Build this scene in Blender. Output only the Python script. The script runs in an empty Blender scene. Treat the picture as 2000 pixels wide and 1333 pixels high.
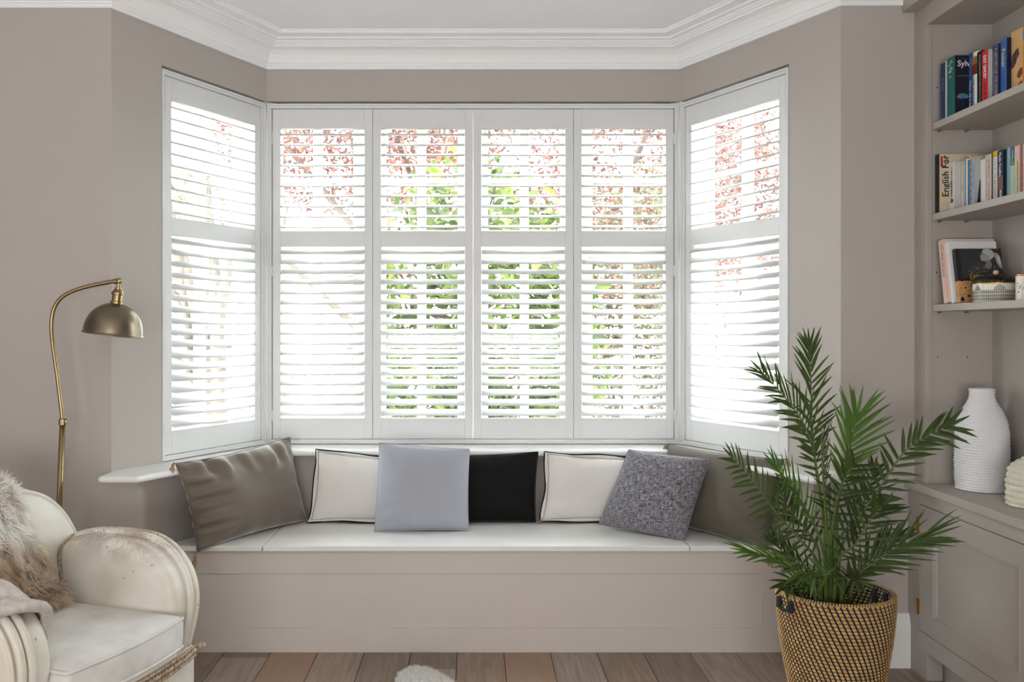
import bpy, bmesh, math, random
import numpy as np
from mathutils import Vector, Matrix, noise as mnoise
random.seed(7)
PI = math.pi
scene = bpy.context.scene
COL = scene.collection

# ------------------------------------------------------------------ camera
F = 1650.0; CX = 924.0; CY = 645.0; CH = 1.345
cam_d = bpy.data.cameras.new('camera')
cam = bpy.data.objects.new('camera', cam_d); COL.objects.link(cam)
cam.location = (0, 0, CH); cam.rotation_euler = (PI / 2, 0, 0)
cam_d.sensor_width = 36.0; cam_d.lens = F * 36 / 2000
cam_d.shift_x = (1000 - CX) / 2000; cam_d.shift_y = -(666.5 - CY) / 2000
cam_d.clip_start = 0.05; cam_d.clip_end = 200
scene.camera = cam
# ------------------------------------------------------------------ world
world = bpy.data.worlds.new('overcast_sky'); scene.world = world
world.use_nodes = True
bg = world.node_tree.nodes['Background']
bg.inputs['Color'].default_value = (0.93, 0.97, 1.0, 1)
bg.inputs['Strength'].default_value = 12.0
# ------------------------------------------------------------------ lights (daylight of a left side window, plus an added rear fill lamp)
def area(name, loc, rot, sx, sy, power, col):
    d = bpy.data.lights.new(name, 'AREA'); d.shape = 'RECTANGLE'; d.size = sx; d.size_y = sy
    d.energy = power; d.color = col
    o = bpy.data.objects.new(name, d); COL.objects.link(o); o.location = loc; o.rotation_euler = rot
    return o
area('side_window_daylight', (-2.95, 0.2, 1.25), (0, -PI / 2 - 0.8, 0), 2.0, 2.4, 24, (1.0, 0.99, 0.985))
area('rear_fill_light', (-0.3, -2.65, 1.15), (PI / 2 + 0.75, 0, 0), 3.0, 1.9, 98, (1.0, 0.99, 0.985))  # added fill lamp, no window in this wall; tilted up to brighten the ceiling
# ------------------------------------------------------------------ view
scene.view_settings.view_transform = 'Standard'
scene.view_settings.look = 'None'
scene.view_settings.exposure = 1.0
scene.view_settings.gamma = 1.0
scene.view_settings.use_curve_mapping = False

# ================================================================== helpers
def srgb(r, g, b):
    def f(c):
        c /= 255.0
        return c / 12.92 if c <= 0.04045 else ((c + 0.055) / 1.055) ** 2.4
    return (f(r), f(g), f(b), 1.0)

def P(px, py, Y):
    return Vector(((px - CX) * Y / F, Y, CH - (py - CY) * Y / F))

MATS = {}
def mat(name, col, rough=0.6, metal=0.0, var=0.06, vscale=6.0, bump=0.0, bscale=80.0, spec=0.5,
        stretch=None, sheen=0.0, col2=None, coord='Object', trans=0.0):
    if name in MATS: return MATS[name]
    m = bpy.data.materials.new(name); m.use_nodes = True
    nt = m.node_tree; n = nt.nodes; l = nt.links
    b = n['Principled BSDF']
    b.inputs['Roughness'].default_value = rough
    b.inputs['Metallic'].default_value = metal
    b.inputs['Specular IOR Level'].default_value = spec
    if sheen: b.inputs['Sheen Weight'].default_value = sheen; b.inputs['Sheen Roughness'].default_value = 0.35
    tc = n.new('ShaderNodeTexCoord'); src = tc.outputs[coord]
    if stretch:
        mp = n.new('ShaderNodeMapping'); mp.inputs['Scale'].default_value = stretch
        l.new(src, mp.inputs['Vector']); src = mp.outputs['Vector']
    nz = n.new('ShaderNodeTexNoise'); nz.inputs['Scale'].default_value = vscale; nz.inputs['Detail'].default_value = 4
    l.new(src, nz.inputs['Vector'])
    mx = n.new('ShaderNodeMix'); mx.data_type = 'RGBA'
    if col2 is None:
        c1 = tuple(min(1, c * (1 + var)) for c in col[:3]) + (1,); c2 = tuple(c * (1 - var) for c in col[:3]) + (1,)
    else:
        c1, c2 = col, col2
    mx.inputs['A'].default_value = c1; mx.inputs['B'].default_value = c2
    if col2 is not None:
        rp = n.new('ShaderNodeMapRange'); rp.inputs['From Min'].default_value = 0.35; rp.inputs['From Max'].default_value = 0.65
        l.new(nz.outputs['Fac'], rp.inputs['Value']); l.new(rp.outputs['Result'], mx.inputs['Factor'])
    else:
        l.new(nz.outputs['Fac'], mx.inputs['Factor'])
    l.new(mx.outputs['Result'], b.inputs['Base Color'])
    if bump:
        n2 = n.new('ShaderNodeTexNoise'); n2.inputs['Scale'].default_value = bscale; n2.inputs['Detail'].default_value = 3
        l.new(src, n2.inputs['Vector'])
        bp = n.new('ShaderNodeBump'); bp.inputs['Strength'].default_value = bump; bp.inputs['Distance'].default_value = 0.01
        l.new(n2.outputs['Fac'], bp.inputs['Height']); l.new(bp.outputs['Normal'], b.inputs['Normal'])
    MATS[name] = m
    return m

class MB:
    def __init__(s): s.v = []; s.f = []
    def add(s, vs, fs):
        o = len(s.v); s.v.extend([tuple(v) for v in vs]); s.f.extend([tuple(i + o for i in f) for f in fs])
    def box(s, x0, x1, y0, y1, z0, z1, mtx=None):
        vs = [Vector((x, y, z)) for z in (z0, z1) for y in (y0, y1) for x in (x0, x1)]
        if mtx is not None: vs = [mtx @ v for v in vs]
        s.add(vs, [(0, 2, 3, 1), (4, 5, 7, 6), (0, 1, 5, 4), (2, 6, 7, 3), (0, 4, 6, 2), (1, 3, 7, 5)])
        return s
    def prism(s, poly, z0, z1, mp=None):
        n = len(poly)
        mp = mp or (lambda x, y, z: (x, y, z))
        vs = [mp(x, y, z0) for x, y in poly] + [mp(x, y, z1) for x, y in poly]
        fs = [tuple(range(n - 1, -1, -1)), tuple(range(n, 2 * n))] + [(i, (i + 1) % n, n + (i + 1) % n, n + i) for i in range(n)]
        s.add(vs, fs); return s
    def lathe(s, prof, n=32, c=(0, 0, 0), sy=1.0, mtx=None):
        vs = []; fs = []; k = len(prof)
        for r, z in prof:
            for i in range(n):
                a = 2 * PI * i / n
                v = Vector((c[0] + r * math.cos(a), c[1] + sy * r * math.sin(a), c[2] + z))
                vs.append(mtx @ v if mtx is not None else v)
        for j in range(k - 1):
            for i in range(n):
                i2 = (i + 1) % n
                fs.append((j * n + i, j * n + i2, (j + 1) * n + i2, (j + 1) * n + i))
        if prof[0][0] > 1e-6: fs.append(tuple(range(n - 1, -1, -1)))
        if prof[-1][0] > 1e-6: fs.append(tuple(range((k - 1) * n, k * n)))
        s.add(vs, fs); return s
    def tube(s, pts, r, n=8, closed=False, caps=True):
        pts = [Vector(p) for p in pts]; k = len(pts)
        rr = r if isinstance(r, (list, tuple)) else [r] * k
        vs = []; fs = []; prev = None
        for i, p in enumerate(pts):
            if closed: t = pts[(i + 1) % k] - pts[i - 1]
            else: t = pts[min(i + 1, k - 1)] - pts[max(i - 1, 0)]
            if t.length < 1e-9: t = Vector((0, 0, 1))
            t.normalize()
            if prev is None:
                u = Vector((0, 0, 1)) if abs(t.z) < 0.9 else Vector((1, 0, 0))
            else: u = prev
            u = u - t * u.dot(t)
            if u.length < 1e-6: u = t.orthogonal()
            u.normalize(); prev = u; w = t.cross(u)
            for j in range(n):
                a = 2 * PI * j / n
                vs.append(p + (u * math.cos(a) + w * math.sin(a)) * rr[i])
        m = k if closed else k - 1
        for i in range(m):
            i2 = (i + 1) % k
            for j in range(n):
                j2 = (j + 1) % n
                fs.append((i * n + j, i * n + j2, i2 * n + j2, i2 * n + j))
        if caps and not closed:
            fs.append(tuple(range(n - 1, -1, -1))); fs.append(tuple(range((k - 1) * n, k * n)))
        s.add(vs, fs); return s
    def sweep(s, prof, path, ends=True):
        """prof: (offset to the left of travel, z); path: xy polyline, mitred"""
        k = len(path); n = len(prof); vs = []; fs = []
        for i in range(k):
            p = Vector(path[i])
            d1 = (Vector(path[i]) - Vector(path[i - 1])).normalized() if i > 0 else None
            d2 = (Vector(path[i + 1]) - Vector(path[i])).normalized() if i < k - 1 else None
            n1 = Vector((-d1.y, d1.x)) if d1 else None; n2 = Vector((-d2.y, d2.x)) if d2 else None
            if n1 is None: m = n2
            elif n2 is None: m = n1
            else:
                m = (n1 + n2); m = m / (m.dot(n1))
            for o, z in prof: vs.append((p.x + m.x * o, p.y + m.y * o, z))
        for i in range(k - 1):
            for j in range(n - 1):
                fs.append((i * n + j, i * n + j + 1, (i + 1) * n + j + 1, (i + 1) * n + j))
        if ends: fs.append(tuple(range(n))); fs.append(tuple(range((k - 1) * n + n - 1, (k - 1) * n - 1, -1)))
        s.add(vs, fs); return s
    def grid(s, fn, nu, nv):
        vs = [fn(i / nu, j / nv) for i in range(nu + 1) for j in range(nv + 1)]
        fs = [(i * (nv + 1) + j, (i + 1) * (nv + 1) + j, (i + 1) * (nv + 1) + j + 1, i * (nv + 1) + j + 1) for i in range(nu) for j in range(nv)]
        s.add(vs, fs); return s

OFF = {}
def wloc(o): return OFF.get(o.name, Vector((0, 0, 0)))
def build(name, mb, m, parent=None, smooth=False, bevel=0.0, seg=2, fix=True, solid=0.0, sub=0, local=False):
    me = bpy.data.meshes.new(name)
    off = wloc(parent) if parent is not None and not local else Vector((0, 0, 0))
    me.from_pydata([(v[0] - off.x, v[1] - off.y, v[2] - off.z) for v in mb.v], [], mb.f)
    if fix:
        bm = bmesh.new(); bm.from_mesh(me); bmesh.ops.recalc_face_normals(bm, faces=bm.faces); bm.to_mesh(me); bm.free()
    me.materials.append(m)
    if smooth:
        me.polygons.foreach_set('use_smooth', [True] * len(me.polygons))
    o = bpy.data.objects.new(name, me); COL.objects.link(o)
    if parent is not None: o.parent = parent; OFF[o.name] = off
    if solid:
        md = o.modifiers.new('solid', 'SOLIDIFY'); md.thickness = solid; md.offset = 0
    if bevel:
        md = o.modifiers.new('bevel', 'BEVEL'); md.width = bevel; md.segments = seg; md.limit_method = 'ANGLE'; md.angle_limit = math.radians(40)
        md.harden_normals = False
    if sub:
        md = o.modifiers.new('sub', 'SUBSURF'); md.levels = sub; md.render_levels = sub
    return o
def tag(o, label, cat, group=None):
    o['label'] = label; o['category'] = cat
    if group: o['group'] = group
    return o
def thing(name, label, cat, loc=(0, 0, 0), rotz=0.0, group=None):
    o = bpy.data.objects.new(name, None); COL.objects.link(o)
    o.location = loc; o.rotation_euler = (0, 0, rotz); o.empty_display_size = 0.1
    OFF[o.name] = Vector(loc)
    return tag(o, label, cat, group)
def struct(name, mb, m, parent=None, **kw):
    o = build(name, mb, m, parent, **kw)
    if parent is None: o['kind'] = 'structure'
    return o
def share(src, name, parent, loc, rot=(0, 0, 0)):
    o = src.copy(); o.name = name; COL.objects.link(o); o.parent = parent; o.location = loc; o.rotation_euler = rot
    return o
def lettering(txt, size, mtx, m, parent, name='lettering', align='LEFT', bold=0.0, maxw=None):
    cu = bpy.data.curves.new('t', 'FONT'); cu.body = txt; cu.size = size; cu.align_x = align; cu.align_y = 'CENTER'
    cu.extrude = 0.0; cu.offset = bold; cu.resolution_u = 3
    ob = bpy.data.objects.new('t', cu); COL.objects.link(ob)
    dg = bpy.context.evaluated_depsgraph_get()
    me = bpy.data.meshes.new_from_object(ob.evaluated_get(dg))
    bpy.data.objects.remove(ob); bpy.data.curves.remove(cu)
    if maxw and len(me.vertices):
        xs = [v.co.x for v in me.vertices]; w = max(xs) - min(xs)
        if w > maxw:
            for v in me.vertices: v.co.x *= maxw / w
    off = wloc(parent)
    me.transform(Matrix.Translation(-off) @ mtx)
    me.materials.clear(); me.materials.append(m); me.name = name
    o = bpy.data.objects.new(name, me); COL.objects.link(o); o.parent = parent; OFF[o.name] = off
    return o
def frame(o, x, y):
    x = Vector(x).normalized(); y = Vector(y).normalized(); z = x.cross(y)
    return Matrix(((x.x, y.x, z.x, o[0]), (x.y, y.y, z.y, o[1]), (x.z, y.z, z.z, o[2]), (0, 0, 0, 1)))
def smoothpath(pts, n=8):
    pts = [Vector(p) for p in pts]; out = []
    for i in range(len(pts) - 1):
        p0 = pts[max(i - 1, 0)]; p1 = pts[i]; p2 = pts[i + 1]; p3 = pts[min(i + 2, len(pts) - 1)]
        for j in range(n):
            t = j / n
            out.append(0.5 * ((2 * p1) + (p2 - p0) * t + (2 * p0 - 5 * p1 + 4 * p2 - p3) * t * t + (3 * p1 - p0 - 3 * p2 + p3) * t ** 3))
    out.append(pts[-1]); return out
def fn(x, y, z, s=1.0): return mnoise.noise(Vector((x * s, y * s, z * s)))

# ================================================================== materials
M_wall = mat('wall_paint', srgb(184, 177, 171), 0.85, var=0.02, vscale=3, bump=0.02, bscale=300, spec=0.2)
M_joinery = mat('taupe_joinery_paint', srgb(172, 165, 158), 0.55, var=0.02, vscale=4, spec=0.4)
M_white = mat('white_paint', srgb(233, 233, 232), 0.45, var=0.015, vscale=5, spec=0.4)
M_shut = mat('shutter_white', srgb(224, 225, 225), 0.4, var=0.012, vscale=5, spec=0.4)
M_ceil = mat('ceiling_white', srgb(249, 249, 249), 0.9, var=0.01, vscale=2, spec=0.2)
M_bench = mat('window_seat_paint', srgb(203, 195, 189), 0.5, var=0.02, vscale=4, spec=0.4)
M_seat = mat('seat_paint', srgb(232, 230, 228), 0.4, var=0.02, vscale=4, spec=0.4)
M_sash = mat('window_sash_white', srgb(236, 236, 230), 0.5, var=0.02, spec=0.3)
M_black = mat('black_print', srgb(22, 22, 24), 0.6)
M_dark = mat('dark_gap', srgb(40, 36, 32), 0.9)
M_brass = mat('aged_brass', srgb(150, 132, 98), 0.3, metal=1.0, var=0.15, vscale=12)
M_shade = mat('dark_brass_shade', srgb(128, 118, 100), 0.34, metal=1.0, var=0.14, vscale=7, stretch=(1, 1, 6))
M_hinge = mat('polished_brass', srgb(214, 160, 70), 0.25, metal=1.0)
M_steel = mat('steel_pin', srgb(150, 146, 140), 0.35, metal=1.0)

def glass_mat():
    m = bpy.data.materials.new('window_glass'); m.use_nodes = True
    nt = m.node_tree; n = nt.nodes; l = nt.links; n.clear()
    out = n.new('ShaderNodeOutputMaterial'); tr = n.new('ShaderNodeBsdfTransparent'); gl = n.new('ShaderNodeBsdfGlossy')
    tr.inputs['Color'].default_value = (0.96, 0.975, 0.97, 1); gl.inputs['Roughness'].default_value = 0.02
    mx = n.new('ShaderNodeMixShader'); mx.inputs[0].default_value = 0.05; l.new(tr.outputs[0], mx.inputs[1]); l.new(gl.outputs[0], mx.inputs[2])
    l.new(mx.outputs[0], out.inputs[0]); return m
M_glass = glass_mat()

# ================================================================== room shell
ZC = 2.77                                   # ceiling
LC = (-1.456, 3.40); LB = (-1.028, 4.20); RB = (1.028, 4.20); RC = (1.470, 3.377)
EXT = 0.32
HEAD = 2.482; SILL = 0.776
struct('ceiling', MB().box(-3.1, 2.5, -2.9, 4.7, ZC, ZC + 0.1), M_ceil)
# walls of the room
struct('wall_left', MB().box(-3.1, -3.0, -2.9, 3.6, 0, ZC), M_wall)
struct('wall_rear', MB().box(-3.1, 2.5, -2.9, -2.8, 0, ZC), M_wall)
struct('wall_right', MB().box(2.06, 2.4, -2.9, 3.6, 0, ZC), M_wall)
struct('wall_front_left', MB().prism([(-3.0, 3.40), LC, (-1.456 - 0.16, 3.40 + 0.30), (-3.0, 3.72)], SILL - 0.028, ZC)
       .prism([(-3.0, 3.40), (-1.348, 3.40), (-1.348 - 0.16, 3.40 + 0.3), (-3.0, 3.72)], 0, SILL - 0.028), M_wall)
struct('wall_front_right', MB().prism([RC, (2.4, 3.377), (2.4, 3.70), (1.63, 3.68)], SILL - 0.028, ZC)
       .prism([(1.36, 3.377), (2.4, 3.377), (2.4, 3.70), (1.52, 3.68)], 0, SILL - 0.028), M_wall)

def wallframe(a, b, side):
    """local frame of a bay wall: s along from a to b, d outwards, z up"""
    a = Vector(a); b = Vector(b); u = (b - a).normalized(); nrm = Vector((-u.y, u.x)) * side
    def mp(s, d, z): return (a.x + u.x * s + nrm.x * d, a.y + u.y * s + nrm.y * d, z)
    return mp, (b - a).length, u, nrm
FL = wallframe(LC, LB, 1); FCN = wallframe(LB, RB, 1); FR = wallframe(RC, RB, -1)
def lbox(mb, fr, s0, s1, d0, d1, z0, z1):
    mp = fr[0]
    mb.add([mp(s, d, z) for z in (z0, z1) for d in (d0, d1) for s in (s0, s1)],
           [(0, 2, 3, 1), (4, 5, 7, 6), (0, 1, 5, 4), (2, 6, 7, 3), (0, 4, 6, 2), (1, 3, 7, 5)])
    return mb
def strip(name, path, thick, z0, z1, m):
    mb = MB(); mb.sweep([(0, z0), (0, z1), (thick, z1), (thick, z0), (0, z0)], path, ends=False)
    return struct(name, mb, m)
# wall above the windows and piers beside them
LFR = FL[1] - 0.652; RFR = FR[1] - 0.675
mbl = MB(); lbox(mbl, FL, 0, FL[1], 0, EXT, HEAD, ZC); lbox(mbl, FL, 0, LFR, 0, EXT, SILL - 0.03, HEAD)
struct('wall_bay_left', mbl, M_wall)
mbr = MB(); lbox(mbr, FR, 0, FR[1], 0, EXT, HEAD, ZC); lbox(mbr, FR, 0, RFR, 0, EXT, SILL - 0.03, HEAD)
struct('wall_bay_right', mbr, M_wall)
mbc = MB(); lbox(mbc, FCN, 0, FCN[1], 0, EXT, HEAD, ZC)
# wall under the sill, standing further into the room
low = [(-1.348, 3.40), (-0.994, 4.06), (0.994, 4.06), (1.36, 3.377)]
mbc.prism(low + [(1.72, 3.52), (1.24, 4.5), (-1.24, 4.5), (-1.72, 3.54)], 0, SILL - 0.03)
struct('wall_bay_centre', mbc, M_wall)
# cornice
prof = [(0.0, 2.640), (-0.010, 2.640), (-0.014, 2.646), (-0.010, 2.653), (-0.018, 2.657), (-0.018, 2.664), (-0.026, 2.667), (-0.031, 2.683), (-0.045, 2.701),
        (-0.066, 2.716), (-0.090, 2.722), (-0.100, 2.722), (-0.100, 2.729), (-0.110, 2.731), (-0.118, 2.738), (-0.124, 2.738), (-0.124, 2.744), (-0.146, 2.746), (-0.150, 2.753), (-0.196, 2.755), (-0.198, 2.763),
        (-0.206, 2.764), (-0.208, ZC)]
struct('trim_1', MB().sweep(prof, [(-3.0, 3.40), LC, LB, RB, RC, (1.715, 3.377)], ends=False), M_ceil)
# sill board with rounded nose
def sill():
    fr = [(-1.458, 3.275), (-1.300, 3.275), (-0.926, 3.978), (0.926, 3.978), (1.312, 3.250), (1.49, 3.250)]
    bk = [(1.49, 3.40), (1.30, 3.8), (1.10, 4.30), (-1.10, 4.30), (-1.30, 3.8), (-1.458, 3.42)]
    mb = MB(); mb.prism(fr + bk, SILL - 0.027, SILL)
    return struct('trim_2', mb, M_white, bevel=0.012, seg=4)
sill()
# skirting on the right front wall
mb = MB(); mb.sweep([(0, 0), (-0.022, 0), (-0.022, 0.17), (-0.020, 0.178), (-0.014, 0.205), (-0.008, 0.215), (0, 0.215)], [(1.40, 3.377), (1.80, 3.377)], ends=False)
struct('baseboard_right', mb, M_white)
mb = MB(); mb.sweep([(0, 0), (-0.022, 0), (-0.022, 0.17), (-0.014, 0.205), (0, 0.215)], [(-3.0, 3.40), (-1.40, 3.40)], ends=False)
struct('baseboard_left', mb, M_white)

# ------------------------------------------------------------------ floor of oak planks
def plank_mat():
    m = bpy.data.materials.new('oak_plank'); m.use_nodes = True; nt = m.node_tree; n = nt.nodes; l = nt.links
    b = n['Principled BSDF']; b.inputs['Roughness'].default_value = 0.42; b.inputs['Specular IOR Level'].default_value = 0.35
    oi = n.new('ShaderNodeObjectInfo'); tc = n.new('ShaderNodeTexCoord')
    cr = n.new('ShaderNodeValToRGB'); e = cr.color_ramp.elements
    e[0].position = 0; e[0].color = srgb(138, 122, 108); e[1].position = 1; e[1].color = srgb(160, 144, 130)
    for p, c in ((0.3, srgb(150, 134, 119)), (0.55, srgb(150, 126, 108)), (0.8, srgb(168, 153, 138))):
        q = e.new(p); q.color = c
    l.new(oi.outputs['Random'], cr.inputs['Fac'])
    add = n.new('ShaderNodeVectorMath'); add.operation = 'ADD'
    mp = n.new('ShaderNodeMapping'); mp.inputs['Scale'].default_value = (26, 1.6, 20)
    cmb = n.new('ShaderNodeCombineXYZ'); mul = n.new('ShaderNodeMath'); mul.operation = 'MULTIPLY'; mul.inputs[1].default_value = 40
    l.new(oi.outputs['Random'], mul.inputs[0]); l.new(mul.outputs[0], cmb.inputs['Y'])
    l.new(tc.outputs['Object'], add.inputs[0]); l.new(cmb.outputs[0], add.inputs[1]); l.new(add.outputs[0], mp.inputs['Vector'])
    nz = n.new('ShaderNodeTexNoise'); nz.inputs['Scale'].default_value = 2.2; nz.inputs['Detail'].default_value = 6; nz.inputs['Distortion'].default_value = 0.8
    l.new(mp.outputs[0], nz.inputs['Vector'])
    r = n.new('ShaderNodeMapRange'); r.inputs['From Min'].default_value = 0.3; r.inputs['From Max'].default_value = 0.75; r.inputs['To Min'].default_value = 0.72; r.inputs['To Max'].default_value = 1.18
    l.new(nz.outputs['Fac'], r.inputs['Value'])
    mx = n.new('ShaderNodeVectorMath'); mx.operation = 'SCALE'
    l.new(cr.outputs['Color'], mx.inputs[0]); l.new(r.outputs['Result'], mx.inputs['Scale']); l.new(mx.outputs[0], b.inputs['Base Color'])
    bp = n.new('ShaderNodeBump'); bp.inputs['Strength'].default_value = 0.12; bp.inputs['Distance'].default_value = 0.003
    l.new(nz.outputs['Fac'], bp.inputs['Height']); l.new(bp.outputs['Normal'], b.inputs['Normal'])
    return m
M_plank = plank_mat()
M_plank2 = mat('reddish_oak_plank', srgb(160, 133, 114), 0.42, var=0.14, vscale=3, stretch=(26, 1.6, 20), spec=0.35)
floor = struct('floor', MB().box(-3.1, 2.5, -2.9, 3.75, -0.06, -0.010), M_dark)
PW = 0.1937; X0 = -0.066
def plank_mesh(L, m):
    mb = MB(); e = 0.0010
    mb.add([(-PW / 2 + e, 0, -0.010), (PW / 2 - e, 0, -0.010), (PW / 2 - e, L, -0.010), (-PW / 2 + e, L, -0.010),
            (-PW / 2 + e, e, -0.0015), (PW / 2 - e, e, -0.0015), (PW / 2 - e, L - e, -0.0015), (-PW / 2 + e, L - e, -0.0015),
            (-PW / 2 + 2 * e, 2 * e, 0), (PW / 2 - 2 * e, 2 * e, 0), (PW / 2 - 2 * e, L - 2 * e, 0), (-PW / 2 + 2 * e, L - 2 * e, 0)],
           [(0, 1, 5, 4), (1, 2, 6, 5), (2, 3, 7, 6), (3, 0, 4, 7), (4, 5, 9, 8), (5, 6, 10, 9), (6, 7, 11, 10), (7, 4, 8, 11), (8, 9, 10, 11)])
    return build('plank', mb, m, floor, fix=True)
PL = 1.6
proto = {0: plank_mesh(PL, M_plank), 1: plank_mesh(PL, M_plank2)}
used = set()
for i in range(-15, 11):
    xc = X0 + (i + 0.5) * PW
    offy = (0.37 * i * 1.0) % PL
    for j in range(0, 3):
        y1 = 3.72 + offy - j * PL
        if i in (0, 1) or i == -4: y1 = 3.72 + (0.35 if i == 1 else 0.62 if i == -4 else 0.12) - j * PL
        if y1 < 0.4 or xc > 2.0: continue
        kind = 1 if (i == 1 and j == 0) or (i == -4 and j == 0) or (i == 6 and j == 1) else 0
        if kind not in used: o = proto[kind]; used.add(kind)
        else: o = proto[kind].copy(); COL.objects.link(o)
        o.name = 'plank'; o.parent = floor; o.location = (xc, y1 - PL, 0)

# ------------------------------------------------------------------ windows (sashes behind the shutters)
def window(name, fr, s0, s1, mulls, posts, dpt=0.15):
    """posts: list of (sa, sb) sash openings; each gets a mid bar"""
    zb, zt, ztr0, ztr1 = SILL + 0.005, HEAD, 1.722, 1.83
    root = MB()
    lbox(root, fr, s0, s1, dpt - 0.02, dpt + 0.08, zt - 0.07, zt)
    lbox(root, fr, s0, s1, dpt - 0.02, dpt + 0.08, zb, zb + 0.06)
    lbox(root, fr, s0, s1, dpt - 0.015, dpt + 0.07, ztr0, ztr1)
    edges = [s0] + [v for p in posts for v in p] + [s1]
    for i in range(0, len(edges), 2):
        if edges[i + 1] - edges[i] > 0.005: lbox(root, fr, edges[i], edges[i + 1], dpt - 0.018, dpt + 0.075, zb, zt)
    w = struct(name, root, M_sash, bevel=0.004)
    for (a, b) in posts:
        for (z0, z1, bar) in ((ztr1, zt - 0.07, 2.118), (zb + 0.06, ztr0, 1.17)):
            mb = MB(); e = 0.022
            lbox(mb, fr, a - 0.006, a + e, dpt, dpt + 0.05, z0 - 0.008, z1 + 0.008); lbox(mb, fr, b - e, b + 0.006, dpt, dpt + 0.05, z0 - 0.008, z1 + 0.008)
            lbox(mb, fr, a, b, dpt + 0.001, dpt + 0.049, z0 - 0.006, z0 + e + 0.008); lbox(mb, fr, a, b, dpt + 0.001, dpt + 0.049, z1 - e, z1 + 0.006)
            build('sash', mb, M_sash, w)
            c = (a + b) / 2
            build('glazing_bar', lbox(MB(), fr, c - 0.022, c + 0.022, dpt + 0.005, dpt + 0.045, z0, z1), M_sash, w, bevel=0.003)
            build('glazing_bar', lbox(MB(), fr, a, b, dpt + 0.006, dpt + 0.044, bar - 0.011, bar + 0.011), M_sash, w, bevel=0.003)
            for (p0, p1) in ((a + e, c - 0.022), (c + 0.022, b - e)):
                for (q0, q1) in ((z0 + e, bar - 0.011), (bar + 0.011, z1 - e)):
                    build('pane', lbox(MB(), fr, p0, p1, dpt + 0.022, dpt + 0.026, q0, q1), M_glass, w)
    return w
def pxs(px, d=0.17): return (px - CX) * (4.2 + d) / F + 1.028
window('window_1', FL, LFR - 0.02, FL[1] + 0.085, None, [(LFR + 0.12, LFR + 0.645)])
window('window_2', FCN, -0.06, FCN[1] + 0.06, None, [(pxs(542), pxs(699)), (pxs(745), pxs(902)), (pxs(945), pxs(1103)), (pxs(1148), pxs(1306))])
window('window_3', FR, RFR - 0.02, FR[1] + 0.085, None, [(RFR + 0.13, RFR + 0.665)])
# reveals between shutters and sashes are closed by posts at the bay corners
mb = MB(); mb.prism([(-1.04, 4.225), (-0.99, 4.235), (-0.99, 4.40), (-1.07, 4.46), (-1.16, 4.38), (-1.085, 4.235)], SILL - 0.02, HEAD + 0.1)
struct('trim_3', mb, M_sash)
mb = MB(); mb.prism([(1.04, 4.225), (0.99, 4.235), (0.99, 4.40), (1.07, 4.46), (1.16, 4.38), (1.085, 4.235)], SILL - 0.02, HEAD + 0.1)
struct('trim_4', mb, M_sash)

# ------------------------------------------------------------------ shutter frames
ZT, ZB = 2.470, 0.779
FW = 0.021
def shutter_frame(name, fr, s0, s1):
    mb = MB()
    w = FW
    lbox(mb, fr, s0, s1, 0.004, 0.05, ZT - w, ZT); lbox(mb, fr, s0, s1, 0.004, 0.05, ZB, ZB + w)
    lbox(mb, fr, s0, s0 + w, 0.004, 0.05, ZB + w, ZT - w); lbox(mb, fr, s1 - w, s1, 0.004, 0.05, ZB + w, ZT - w)
    e = 0.009    # raised outer bead of the frame
    lbox(mb, fr, s0, s1, -0.004, 0.01, ZT - e, ZT); lbox(mb, fr, s0, s1, -0.004, 0.01, ZB, ZB + e)
    lbox(mb, fr, s0, s0 + e, -0.004, 0.01, ZB + e, ZT - e); lbox(mb, fr, s1 - e, s1, -0.004, 0.01, ZB + e, ZT - e)
    return struct(name, mb, M_shut, bevel=0.0025)
shutter_frame('trim_5', FL, LFR + 0.002, FL[1] - 0.004)
shutter_frame('trim_6', FCN, 0.004, FCN[1] - 0.004)
shutter_frame('trim_7', FR, RFR + 0.002, FR[1] - 0.004)

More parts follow.
